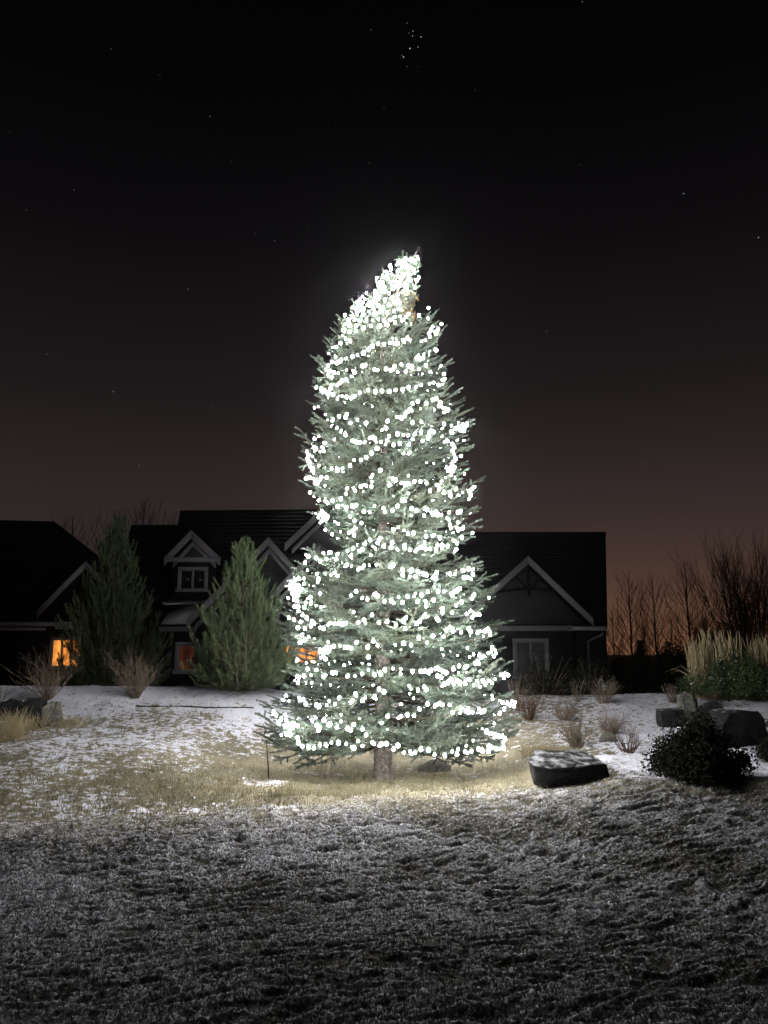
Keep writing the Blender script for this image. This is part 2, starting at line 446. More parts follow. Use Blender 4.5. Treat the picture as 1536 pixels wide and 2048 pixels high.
# ------------------------------------------------------------------ grass blades
def blade_mat(name, root, tip, tip2):
    m = bpy.data.materials.new(name); m.use_nodes = True
    t = m.node_tree; b = t.nodes['Principled BSDF']
    b.inputs['Roughness'].default_value = .8; b.inputs['Specular IOR Level'].default_value = .15
    a = N(t, 'ShaderNodeAttribute', attribute_name='tip')
    tc = N(t, 'ShaderNodeTexCoord'); nz = N(t, 'ShaderNodeTexNoise'); nz.inputs['Scale'].default_value = 3
    t.links.new(tc.outputs['Object'], nz.inputs['Vector'])
    mr = N(t, 'ShaderNodeMapRange'); mr.inputs[1].default_value = .38; mr.inputs[2].default_value = .62
    t.links.new(nz.outputs[0], mr.inputs[0])
    tp = N(t, 'ShaderNodeMix', data_type='RGBA'); t.links.new(mr.outputs[0], tp.inputs[0])
    tp.inputs[6].default_value = (*tip, 1); tp.inputs[7].default_value = (*tip2, 1)
    mx = N(t, 'ShaderNodeMix', data_type='RGBA'); t.links.new(a.outputs['Fac'], mx.inputs[0])
    mx.inputs[6].default_value = (*root, 1); t.links.new(tp.outputs[2], mx.inputs[7])
    t.links.new(mx.outputs[2], b.inputs['Base Color'])
    return m
def blades(x, y, h, w, lean, frost):
    n = len(x)
    z = gz0(x, y) + relief(x, y)[0] - .004
    th = rng.uniform(0, 2 * math.pi, n)
    sx = np.cos(th) * w / 2; sy = np.sin(th) * w / 2
    la = rng.uniform(0, 2 * math.pi, n)
    lx = np.cos(la) * lean * h; ly = np.sin(la) * lean * h
    p = np.stack([x, y, z], -1)
    a = p + np.stack([-sx, -sy, 0 * x], -1); b = p + np.stack([sx, sy, 0 * x], -1)
    c = p + np.stack([lx, ly, h * np.sqrt(np.maximum(1 - lean ** 2 * .8, .1))], -1)
    v = np.stack([a, b, c], 1).reshape(-1, 3)
    at_ = np.stack([0 * frost, 0 * frost, frost], 1).ravel()
    mb = MB(); mb.add(v, np.arange(3 * n).reshape(-1, 3), 0, at_)
    return mb
def scatter(n, y0, y1, smax=.56):
    y = np.exp(rng.uniform(math.log(y0), math.log(y1), n)); s = rng.uniform(-smax, smax, n)
    return s * y, y
# frosted lawn
x, y = scatter(260000, 3.0, 8.9)
_, hf, e, g = relief(x, y)
keep = (lawn_mask(x, y) > rng.random(len(x))) & (rng.random(len(x)) < sstep(-.5, .7, hf))
x, y, hf = x[keep], y[keep], hf[keep]
low = fbm(x * .7, y * .8, 60, 3)
frost_lift = np.clip(sstep(-.5, .7, hf + .6 * low + .35 * sstep(-.5, -3, x) + .35 * sstep(6.6, 4.6, y)) * rng.uniform(.4, 1.1, len(x)), 0, 1)  # tips whitened further at left and near camera, making up for weak bulb light
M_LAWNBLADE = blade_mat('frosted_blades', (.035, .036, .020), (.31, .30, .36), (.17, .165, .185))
tag(blades(x, y, rng.uniform(.014, .034, len(x)), rng.uniform(.003, .0055, len(x)), rng.uniform(.2, .95, len(x)), frost_lift)
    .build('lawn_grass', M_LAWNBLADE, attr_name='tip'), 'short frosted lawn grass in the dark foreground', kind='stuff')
# dry meadow grass
x, y = scatter(230000, 7.3, 13.2)
tanz = np.exp(-((x + 2.0) / 2.3) ** 2 - ((y - 8.6) / .9) ** 2) * 1.3
under = np.exp(-((x - .3) / 1.6) ** 2 - ((y - 9.9) / 1.0) ** 2) * .8
patch = sstep(0, .4, fbm(x * .8, y * .9, 80, 3) + .12)
r_, hf, e, g = relief(x, y)
sn = snow_and_lift(x, y, hf, e, g)
prob = np.clip(np.maximum(np.maximum(tanz, under) * (1 - .75 * sn), .45 * patch * (1 - sn)) , 0, 1) * (1 - .8 * sstep(2.0, 3.0, x))
keep = (lawn_mask(x, y) < rng.random(len(x))) & (rng.random(len(x)) < prob)
x, y = x[keep], y[keep]
clump = .6 + .8 * sstep(-.3, .5, fbm(x * 2.5, y * 2.5, 81, 2))
M_DRYBLADE = blade_mat('dry_blades', (.19, .165, .10), (.46, .42, .30), (.30, .295, .18))
tag(blades(x, y, rng.uniform(.025, .085, len(x)) * clump, rng.uniform(.003, .006, len(x)), rng.uniform(.1, .8, len(x)), rng.uniform(.3, 1, len(x)))
    .build('meadow_grass', M_DRYBLADE, attr_name='tip'), 'dry tan meadow grass around the spruce', kind='stuff')

# ------------------------------------------------------------------ houses
def slab_courses(mb, eL, eR, rR, rL, n, th=.14, lip=.012, m=0):
    """a roof plane with overlapping shingle courses on a solid deck"""
    eL, eR, rR, rL = map(Vector, (eL, eR, rR, rL))
    nrm = (eR - eL).cross(rL - eL).normalized()
    if nrm.z < 0: nrm = -nrm
    mb.prism([eL, eR, rR, rL], -nrm * th, m)
    for k in range(n):
        t0, t1 = k / n, (k + 1) / n
        a = eL.lerp(rL, t0); b = eR.lerp(rR, t0); c = eR.lerp(rR, t1); d = eL.lerp(rL, t1)
        lo = .003
        mb.hexa([a + nrm * lo, b + nrm * lo, c + nrm * lo, d + nrm * lo,
                 a + nrm * (lip + lo), b + nrm * (lip + lo), c + nrm * (lo + .004), d + nrm * (lo + .004)], m)
def board(mb, p, q, drop, depth, m=0):
    """a board from p to q whose face hangs by the vector drop and is depth thick to the front (-Y)"""
    p, q, drop = Vector(p), Vector(q), Vector(drop)
    mb.prism([p, q, q + drop, p + drop], (0, -depth, 0), m)
def window(parent, px0, py0, px1, py1, Y, panes, glass, fw=.09, muntin=.07):
    a = at(px0, py1, Y); b = at(px1, py0, Y)
    x0, x1, z0, z1 = a.x, b.x, a.z, b.z
    w = MB()
    w.box((x0, Y - .07, z1 - fw), (x1, Y, z1)); w.box((x0 - .05, Y - .10, z0), (x1 + .05, Y, z0 + fw))
    w.box((x0, Y - .068, z0 + fw), (x0 + fw, Y, z1 - fw)); w.box((x1 - fw, Y - .068, z0 + fw), (x1, Y, z1 - fw))
    win = w.build('window', M_TRIM, parent)
    n = panes
    step = (x1 - x0 - 2 * fw) / n
    for i in range(n):
        xa = x0 + fw + i * step; xb = xa + step
        s = MB(); d = muntin / 2
        s.box((xa, Y - .05, z0 + fw), (xa + d, Y - .006, z1 - fw)); s.box((xb - d, Y - .05, z0 + fw), (xb, Y - .006, z1 - fw))
        s.box((xa + d, Y - .048, z1 - fw - d), (xb - d, Y - .006, z1 - fw)); s.box((xa + d, Y - .048, z0 + fw), (xb - d, Y - .006, z0 + fw + d))
        s.build('sash', M_TRIM, win)
        g = MB(); g.box((xa + d + .001, Y - .03, z0 + fw + d + .001), (xb - d - .001, Y - .008, z1 - fw - d - .001))
        g.build('pane', glass, win)
    return win
def gable(parent, apex, left, right, Yf, Yb, base_z, over=.35, fw=.24, wall=M_STUCCO, courses=10, low_wall=None, frieze=True):
    """front gable: two roof planes running back, fascia boards, gable wall"""
    A, L, R = at(*apex, Yf - over), at(*left, Yf - over), at(*right, Yf - over)
    off = Vector((0, Yb - Yf + over, 0))
    for P in (L, R):
        mb = MB()
        slab_courses(mb, P, P + off, A + off, A, courses) if P is R else slab_courses(mb, P + off, P, A, A + off, courses)
        mb.build('gable_roof', M_ROOF, parent)
        d = Vector((0, 0, -fw * 1.25))
        f = MB(); board(f, P + Vector((0, -.003, .03)), A + Vector((0, -.003, .03)), d, .05)
        f.build('fascia', M_TRIM, parent)
    th = .30
    wl, wr, wa = L + Vector((.22, over, -.12)), R + Vector((-.22, over, -.12)), A + Vector((0, over, -th))
    w = MB(); w.prism([wl, wr, wa], (0, .2, 0)); w.build('gable_wall', wall, parent)
    if frieze:
        for P, s in ((wl, 1), (wr, -1)):
            f = MB(); board(f, P + Vector((0, -.004, 0)), wa + Vector((0, -.004, 0)), (0, 0, -.20), .035)
            f.build('frieze_board', M_TRIM, parent)
    if base_z is not None:
        zt = min(wl.z, wr.z) - .003
        w = MB(); w.box((wl.x + .05, Yf + .005, base_z), (wr.x - .05, Yf + .22, zt)); w.build('wall', low_wall or M_WALL, parent)
    return A, L, R
GH = -.4
# ---- the wide house behind the spruce
hs = thing('gabled_house', 'wide dark house with several front gables and a dormer, partly hidden by the lit spruce', 'house', at(800, 1300, 28))
hs.location.z = -.25
inv = -hs.location
hroot = hs
class HP:   # parts of a house are modelled in world space, then shifted under the Empty
    pass
def settle(root):
    for o in list(root.children):
        o.location = -Vector(root.location)
YW = 28.0
xl = at(322, 1258, YW).x; xr = at(1212, 1258, YW).x
ez = at(800, 1256, YW).z
rrL = at(600, 1066, 32.5); rrR = at(1211, 1064, 32.5)
eR = at(1215, 1254, YW - .35); eLm = at(880, 1254, YW - .35)
w = MB(); w.prism([(xl, YW, GH), (xr, YW, GH), (rrR.x - .25, 37, GH), (xl, 37, GH)], (0, 0, ez - GH - .05)); w.build('wall', M_WALL, hs)
r = MB(); slab_courses(r, (eLm.x, eR.y, eR.z), eR, rrR, (eLm.x, rrR.y, rrR.z), 26)
slab_courses(r, (rrR.x, 37.4, eR.z), (eLm.x, 37.4, eR.z), (eLm.x, rrR.y, rrR.z), rrR, 12); r.build('roof', M_ROOF, hs)
w = MB(); w.prism([(xr, YW + .02, ez - .06), (rrR.x - .25, 36.9, ez - .06), (rrR.x - .22, 32.5, rrR.z - .25)], (-.2, 0, 0)); w.build('gable_end', M_WALL, hs)
# centre roof, higher
cL = at(361, 1021, 32.0); cR = at(900, 1017, 32.0)
r = MB(); slab_courses(r, (at(318, 1258, YW - .3).x, YW - .3, ez), (eLm.x - .02, YW - .3, ez), (cR.x, 32, cR.z), cL, 28)
slab_courses(r, (cR.x, 37.4, ez), (cL.x - .5, 37.4, ez), cL, (cR.x, 32, cR.z), 12); r.build('roof', M_ROOF, hs)
# lower wing to the left
bL = at(263, 1050, 32.6); bR = at(420, 1050, 32.6)
r = MB(); slab_courses(r, (at(205, 1240, YW + .2).x, YW + .2, ez + .1), (at(420, 1240, YW + .2).x, YW + .2, ez + .1), bR, bL, 24)
slab_courses(r, (bR.x, 37, ez + .1), (bL.x - .5, 37, ez + .1), bL, bR, 10); r.build('roof', M_ROOF, hs)
w = MB(); w.box((at(212, 1240, YW + .6).x, YW + .6, GH), (xl - .01, 36.8, ez)); w.build('wall', M_WALL, hs)
# eave boards and gutters
def eave(px0, px1, py0, py1, Y, m=M_TRIM, name='eave_board'):
    a, b = at(px0, py1, Y), at(px1, py0, Y)
    e_ = MB(); e_.box((a.x, Y - .06, a.z), (b.x, Y, b.z)); return e_.build(name, m, hs)
eave(900, 1144, 1251, 1263, YW - .40)
eave(1145, 1213, 1253, 1261, YW - .46, name='gutter')
eave(318, 470, 1253, 1263, YW - .40)
eave(560, 660, 1253, 1262, YW - .40)
# dormer
gable(hs, (383, 1062), (329, 1117), (441, 1117), 27.4, 31.4, at(383, 1200, 27.4).z, low_wall=M_WALL, courses=8)
e_ = MB(); a, b = at(331, 1124, 27.05), at(439, 1115, 27.05); e_.box((a.x, 26.97, a.z), (b.x, 27.04, b.z)); e_.build('dormer_cornice', M_TRIM, hs)
window(hs, 355, 1134, 417, 1184, 27.38, 2, M_GLASS, .09, .08)
# front gables
gable(hs, (537, 1076), (480, 1136), (590, 1134), 27.3, 31.6, at(537, 1235, 27.3).z, low_wall=M_STUCCO, courses=9)
gable(hs, (476, 1142), (373, 1241), (560, 1225), 26.2, 30, GH, low_wall=M_WALL, courses=12)
gable(hs, (640, 1088), (534, 1197), (760, 1205), 26.6, 31, GH, low_wall=M_WALL, courses=12)
gable(hs, (668, 996), (570, 1088), (780, 1100), 28.6, 32, None, courses=10)
# right gable with a timber truss
A, L, R = gable(hs, (1056, 1114), (920, 1236), (1186, 1238), 27.2, 31.5, None, courses=12, frieze=False, fw=.22)
z_t = at(1056, 1188, 26.95).z
t = MB(); t.box((A.x - .05, 26.90, at(0, 1192, 26.95).z), (A.x + .05, 27.0, A.z - .22)); t.build('king_post', M_TIMBER, hs)
arc = [at(985 + 145 * i / 12, 1190 - 10 * math.sin(math.pi * i / 12), 26.95) for i in range(13)]
for i in range(12):
    pass
t = MB()
for i in range(12):
    p, q = arc[i], arc[i + 1]
    t.prism([p, q, q + Vector((0, 0, .10)), p + Vector((0, 0, .10))], (0, -.09, 0))
t.build('arched_tie_beam', M_TIMBER, hs)
for sx in (-1, 1):
    t = MB(); p = Vector((A.x + sx * .05, 26.94, at(0, 1180, 26.95).z)); q = Vector((A.x + sx * .50, 26.94, at(0, 1152, 26.95).z))
    t.prism([p, q, q + Vector((0, 0, .09)), p + Vector((0, 0, .09))], (0, -.07, 0)); t.build('brace', M_TIMBER, hs)
wl = at(925, 1248, 27.2); wr = at(1146, 1248, 27.2)
w = MB(); w.box((wl.x, 27.2, wl.z), (wr.x + .25, 27.4, at(0, 1238, 27.2).z - .10)); w.build('gable_wall', M_STUCCO, hs)
w = MB(); w.box((wl.x, 27.23, GH), (wr.x, 27.43, at(0, 1262, 27.2).z)); w.build('wall', M_WALL, hs)
window(hs, 1027, 1277, 1096, 1356, 27.22, 2, M_BLIND, .10, .08)
# downspout
t = MB(); p0 = at(1205, 1262, 27.45)
t.tube([p0, p0 + Vector((0, .0, -.12)), p0 + Vector((-.28, .30, -.28)), p0 + Vector((-.42, .40, -.36)), (p0.x - .42, p0.y + .42, GH)], .045, 6)
t.build('downspout', M_METAL, hs)
# front openings
window(hs, 349, 1284, 398, 1348, 27.97, 1, M_AMBER, .13, .05)
window(hs, 560, 1286, 642, 1330, 26.58, 3, M_ORANGE, .08, .06)
# snow lying on the porch roof and valley
def snow_patch(pts, Y0, Y1, parent):
    mb = MB(); P = [at(*p, Y) for p, Y in pts]
    mb.prism(P, (0, -.02, .035)); return mb.build('snow_patch', M_SNOW, parent)
def roof_point(eaveL, ridgeL, px, py):
    """where the ray through a photo pixel meets a roof plane that runs along X"""
    (y0, z0), (y1, z1) = eaveL, ridgeL
    a, b = ray(px, py); k = (z1 - z0) / (y1 - y0)
    Y = (z0 - k * y0 - EYE) / (b - k)
    return Vector((a * Y, Y, EYE + b * Y))
for pts in ([(322, 1251), (336, 1230), (352, 1222), (368, 1217), (392, 1212), (400, 1222), (384, 1240), (372, 1250)],
            [(322, 1206), (345, 1201), (395, 1203), (412, 1208), (380, 1211), (330, 1212)]):
    P = [roof_point((YW - .3, ez), (32, cL.z), *p) + Vector((0, -.02, .03)) for p in pts]
    mb = MB(); c = sum(P, Vector()) / len(P)
    mb.prism(P, (0, -.015, .02)); mb.build('snow_patch', M_SNOW, hs)
settle(hs)

# ---- the house at the left edge
hl = thing('hipped_house', 'dark house at the left edge with a hipped roof and one orange lit window', 'house', at(40, 1300, 26))
hl.location.z = -.25
YA = 26.0
ezA = at(0, 1250, YA).z
rA0 = at(-420, 1030, 30.5); rA1 = at(108, 1043, 30.5)
eA0 = at(-520, 1247, YA - .4); eA1 = at(232, 1247, YA - .4)
r = MB(); slab_courses(r, eA0, eA1, rA1, rA0, 26)
back = Vector((eA1.x, 36, eA1.z)); slab_courses(r, eA1, back, rA1 + Vector((0, .02, 0)), rA1, 20)
slab_courses(r, back, Vector((eA0.x, 36, eA0.z)), rA0, rA1, 10); r.build('roof', M_ROOF, hl)
w = MB(); w.box((eA0.x + .4, YA, GH), (eA1.x - .4, 35.6, ezA)); w.build('wall', M_WALL, hl)
for (p0, p1, q0, q1, Y) in ((-300, 178, 1244, 1252, YA - .42), (-300, 92, 1255, 1261, YA - .2), (112, 150, 1246, 1258, YA - .62)):
    a, b = at(p0, q1, Y), at(p1, q0, Y); e_ = MB(); e_.box((a.x, Y - .06, a.z), (b.x, Y, b.z)); e_.build('eave_board', M_TRIM, hl)
gable(hl, (172, 1124), (75, 1222), (270, 1224), YA - .5, 29, None, wall=M_WALL, courses=12, frieze=False, fw=.2)
window(hl, 98, 1274, 170, 1338, YA - .02, 3, M_ORANGE, .08, .06)
settle(hl)

# ------------------------------------------------------------------ needled boughs
def unit(v):
    return v / (np.linalg.norm(v, axis=-1, keepdims=True) + 1e-9)
def needles(mb, P0, P1, per_m, length, width, ang, mat=0, taper=True):
    """needles all round a set of shoots P0->P1"""
    P0 = np.asarray(P0, float); P1 = np.asarray(P1, float)
    L = np.linalg.norm(P1 - P0, axis=1)
    cnt = np.maximum((L * per_m).astype(int), 4)
    idx = np.repeat(np.arange(len(L)), cnt)
    n = len(idx)
    t = rng.uniform(0, 1, n)
    ax = unit(P1 - P0)[idx]
    p = P0[idx] + (P1 - P0)[idx] * t[:, None]
    ref = unit(rng.normal(size=(n, 3)))
    rad = unit(np.cross(ax, ref))
    A = ang * rng.uniform(.75, 1.2, n) * (1 - .45 * sstep(.85, 1, t))
    d = ax * np.cos(A)[:, None] + rad * np.sin(A)[:, None]
    ln = length * rng.uniform(.75, 1.15, n)
    side = unit(np.cross(d, unit(rng.normal(size=(n, 3))))) * width / 2
    tip = p + d * ln[:, None]
    v = np.stack([p - side, p + side, tip], 1).reshape(-1, 3)
    mb.add(v, np.arange(3 * n).reshape(-1, 3), mat)

def spruce_bough(L, seed, droop):
    r_ = random.Random(seed)
    mb = MB()
    def axis(t):
        return np.array([L * t, 0, L * (-droop * math.sin(t * math.pi * .75) + droop * 1.6 * t ** 3)])
    pts = np.array([axis(t) for t in np.linspace(0, 1, 9)])
    mb.tube(pts, np.linspace(.008 + .008 * L, .003, 9), 4, 1)
    S0, S1 = [], []
    def shoot(a, b):
        S0.append(a); S1.append(b)
    for i in range(len(pts) - 1):
        if (i + 1) / 8 > .45: shoot(pts[i], pts[i + 1])
    shoot(pts[-1], pts[-1] + np.array([.07, 0, .015]))
    n = max(5, int(L / .085))
    for i in range(n):
        t = .12 + .86 * (i + r_.uniform(-.3, .3)) / n
        t = min(max(t, .08), .98)
        s = 1 if i % 2 else -1
        bl = (L * .42 * (1 - t) ** .75 + .07) * r_.uniform(.7, 1.15) * min(1, .45 + t * 1.6)
        a = math.radians(r_.uniform(42, 62))
        base = axis(t)
        d = np.array([math.cos(a), s * math.sin(a), r_.uniform(-.30, .28)])
        m = max(2, int(bl / .09))
        q = [base]
        for k in range(m):
            d = unit(d + np.array([.05, 0, r_.uniform(-.08, .14)]))
            q.append(q[-1] + d * bl / m)
        q = np.array(q)
        mb.tube(q, np.linspace(.006, .0025, len(q)), 3, 1, cap=False)
        for k in range(m):
            if t > .25 or k >= m * .35: shoot(q[k], q[k + 1])
            if k > 0:
                for s2 in (1, -1):
                    if r_.random() < .66:
                        b = math.radians(r_.uniform(38, 60)) * s2
                        dd = unit(q[k + 1] - q[k])
                        e = np.array([dd[0] * math.cos(b) - dd[1] * math.sin(b), dd[0] * math.sin(b) + dd[1] * math.cos(b), dd[2] + r_.uniform(-.25, .70)])
                        ll = min(.15, .07 + bl * .28) * (1 - .5 * k / m) * r_.uniform(.7, 1.2)
                        shoot(q[k], q[k] + unit(e) * ll)
    needles(mb, S0, S1, 780, .0275, .0074, math.radians(46))
    return mb.mesh('bough', [M_NEEDLE, M_TWIG])
CLASSES = (.22, .40, .62, .88, 1.15, 1.45)
BOUGH = {L: [spruce_bough(L, int(L * 100) * 7 + k, (.03, .07, .11)[k % 3]) for k in range(3)] for L in CLASSES}

# silhouette of the spruce, read from the photo: row, left edge, right edge
ROWS = [(497, 836, 840), (515, 800, 842), (545, 762, 840), (575, 744, 836), (605, 698, 838), (625, 690, 866), (645, 682, 884), (670, 668, 886),
        (700, 645, 886), (735, 630, 902), (770, 622, 896), (800, 612, 914), (830, 652, 930), (850, 640, 945), (875, 592, 940), (905, 606, 934),
        (940, 606, 928), (970, 604, 966), (1000, 614, 962), (1030, 626, 956), (1060, 648, 950), (1088, 672, 940), (1110, 616, 904), (1135, 588, 962), (1160, 566, 976),
        (1190, 560, 1000), (1225, 545, 985), (1255, 556, 1014), (1290, 580, 1004), (1320, 574, 1010), (1348, 570, 1034), (1375, 560, 1008),
        (1402, 540, 1042), (1430, 522, 1036), (1460, 510, 1036), (1490, 524, 1024), (1508, 570, 1008)]
Zr, Rl, Rr, Cx = [], [], [], []
for (py, l, r_) in ROWS:
    c = 766 if py > 660 else 766 + (838 - 766) * ((660 - py) / 163.0) ** 1.25
    a, b, m_ = at(l, py, 10), at(r_, py, 10), at(c, py, 10)
    Zr.append(m_.z); Rl.append(max(m_.x - a.x, .03)); Rr.append(max(b.x - m_.x, .03)); Cx.append(m_.x)
Zr = np.array(Zr)[::-1]; Rl = np.array(Rl)[::-1]; Rr = np.array(Rr)[::-1]; Cx = np.array(Cx)[::-1]
def crown_axis(z): return float(np.interp(z, Zr, Cx))
def crown_r(z, phi):
    k = .5 + .5 * math.cos(phi)
    return float(np.interp(z, Zr, Rl)) * (1 - k) + float(np.interp(z, Zr, Rr)) * k
ZB, ZT = Zr[0], Zr[-1]
sp = thing('spruce_tree', 'tall blue-green spruce with a leaning tip, covered in glowing white bulbs', 'tree', TREE)
# trunk
tz = np.linspace(TREE.z - .15, ZT + .02, 26)
tp = [(crown_axis(z) if z > ZB else TREE.x, 10.0, z) for z in tz]
tr = np.interp(tz, [TREE.z - .15, TREE.z, TREE.z + .12, TREE.z + .5, 3, 5.4, ZT], [.19, .15, .122, .108, .075, .030, .008])
tb = MB(); tb.tube([Vector(p) - TREE for p in tp], tr, 14)
vv = tb.v[0]; ang = np.arctan2(vv[:, 1], vv[:, 0]); jit = 1 + .10 * np.sin(ang * 5 + vv[:, 2] * 9) * .6 + rng.uniform(-.05, .05, len(vv))
cxs = np.array([np.interp(z + TREE.z, tz, [p[0] for p in tp]) - TREE.x for z in vv[:, 2]])
vv[:, 0] = cxs + (vv[:, 0] - cxs) * jit; vv[:, 1] *= jit
tb.build('trunk', M_BARK, sp, smooth=True)
# boughs, in whorls
R2 = random.Random(3)
items = []
z = ZB + .17
ga = 0.0
while z < ZT - .10:
    frac = (z - ZB) / (ZT - ZB)
    nb = 9 if frac < .5 else (8 if frac < .75 else (6 if frac < .86 else 3))
    ga += R2.uniform(.3, .9)
    for k in range(nb):
        phi = ga + 2 * math.pi * k / nb + R2.uniform(-.25, .25)
        items.append((z + R2.uniform(-.045, .045), phi))
    z += .205 if frac < .55 else .172
# boughs that make the outline the photo shows
for py, l, r_ in ROWS[6:]:
    zz = at(766, py, 10).z
    items.append((zz, R2.uniform(-.22, .22))); items.append((zz, math.pi + R2.uniform(-.22, .22)))
R2.shuffle(items)
items = items[:299]
for zt, phi in items:
    zt = min(max(zt, ZB + .10 + .26 * max(0, -math.sin(phi))), ZT - .03)
    frac = (zt - ZB) / (ZT - ZB)
    R = crown_r(zt, phi) * (R2.uniform(.88, 1.04) if frac < .86 else R2.uniform(.55, .8) + .22 * max(0, -math.cos(phi)))
    el = math.radians(np.interp(frac, [0, .12, .4, .7, .9, 1], [1, 2, 9, 20, 38, 62]) + R2.uniform(-6, 6))
    Lb = max(R, .06) / math.cos(el) + .02
    zb = zt - math.tan(el) * R
    zb = max(zb, TREE.z + .42)
    el = math.atan2(zt - zb, max(R, .05))
    Lb = math.hypot(R, zt - zb)
    cls = min(CLASSES, key=lambda c: abs(math.log(c / Lb)))
    me = R2.choice(BOUGH[cls])
    o = link('bough', me, sp, Vector((crown_axis(zb), 10.0, zb)) - TREE)
    # aim so that the tip lands on the crown surface around the leaning axis
    tipv = Vector((crown_axis(zt) + R * math.cos(phi), 10 + R * math.sin(phi), zt)) - Vector((crown_axis(zb), 10, zb))
    s = tipv.length / cls
    s2 = min(max(s, .75 if frac < .84 else .4), 1.3)
    o.scale = (s, s2, s2)
    o.rotation_mode = 'XYZ'
    yaw = math.atan2(tipv.y, tipv.x); pit = math.asin(max(-1, min(1, tipv.z / tipv.length)))
    o.rotation_euler = (R2.uniform(-.5, .5), -pit, yaw)
# short inner foliage that fills the crown round the trunk
inner = MB()
for k in range(90):
    zt = ZB + .25 + (ZT - ZB - 1.0) * (k + R2.random()) / 90
    phi = k * 2.399 if k % 3 else -R2.uniform(.15, .85) * math.pi
    cls = .62 if zt < 4 else .40
    me = R2.choice(BOUGH[cls]); nv = len(me.vertices); co = np.empty(nv * 3, np.float32); me.vertices.foreach_get('co', co)
    fi = np.empty(len(me.polygons) * 3, np.int32); me.polygons.foreach_get('vertices', fi) if False else me.loops.foreach_get('vertex_index', fi)
    mi = np.empty(len(me.polygons), np.int32); me.polygons.foreach_get('material_index', mi)
    M_ = Matrix.Rotation(phi, 3, 'Z') @ Matrix.Rotation(-R2.uniform(-.25, .55), 3, 'Y') @ Matrix.Rotation(R2.uniform(-.6, .6), 3, 'X')
    v_ = co.reshape(-1, 3) @ np.array(M_).T * R2.uniform(.85, 1.1) + np.array([crown_axis(zt) - TREE.x, 0, zt - TREE.z])
    inner.add(v_, fi.reshape(-1, 3)); inner.m[-1] = mi
o = inner.build('inner_foliage', [M_NEEDLE, M_TWIG], sp); o['kind'] = 'stuff'
# leading shoot
lead = MB()
z0 = ZT - .34
P0 = np.array([[crown_axis(z0 + .36 * k / 8) - TREE.x, 10 - TREE.y, z0 + .36 * k / 8 - TREE.z] for k in range(9)])
lead.tube(P0, np.linspace(.010, .006, 9), 4, 1)
needles(lead, P0[:6], P0[1:7], 360, .022, .005, math.radians(40))
lead.build('leading_shoot', [M_NEEDLE, M_TWIG], sp)
# golden cones hanging near the top, right side
def cone_mesh():
    mb = MB()
    for k in range(9):
        z_ = -.085 * k / 9; r0 = .017 * math.sin(math.pi * (k + 1.3) / 10.5)
        for j in range(7):
            a = j * 2 * math.pi / 7 + k * .45
            c, s_ = math.cos(a), math.sin(a); c2, s2_ = math.cos(a + .45), math.sin(a + .45); c3, s3 = math.cos(a - .45), math.sin(a - .45)
            mb.add([(c2 * r0 * .6, s2_ * r0 * .6, z_), (c3 * r0 * .6, s3 * r0 * .6, z_), (c * r0 * 1.25, s_ * r0 * 1.25, z_ - .013)], [[0, 1, 2]])
    mb.tube([(0, 0, .01), (0, 0, -.04), (0, 0, -.085)], [.004, .012, .003], 6)
    return mb.mesh('cone', M_CONE)
CM = cone_mesh()
for k in range(20):
    px, py = R2.uniform(800, 832), R2.uniform(585, 628)
    zc = at(px, py, 9.8).z
    p = at(px, py, 9.82 - R2.uniform(0, .1))
    o = link('cone', CM, sp, p - TREE); o.rotation_euler = (R2.uniform(-.5, .5), R2.uniform(-.5, .5), R2.uniform(0, 6)); o.scale = (1.25,) * 3

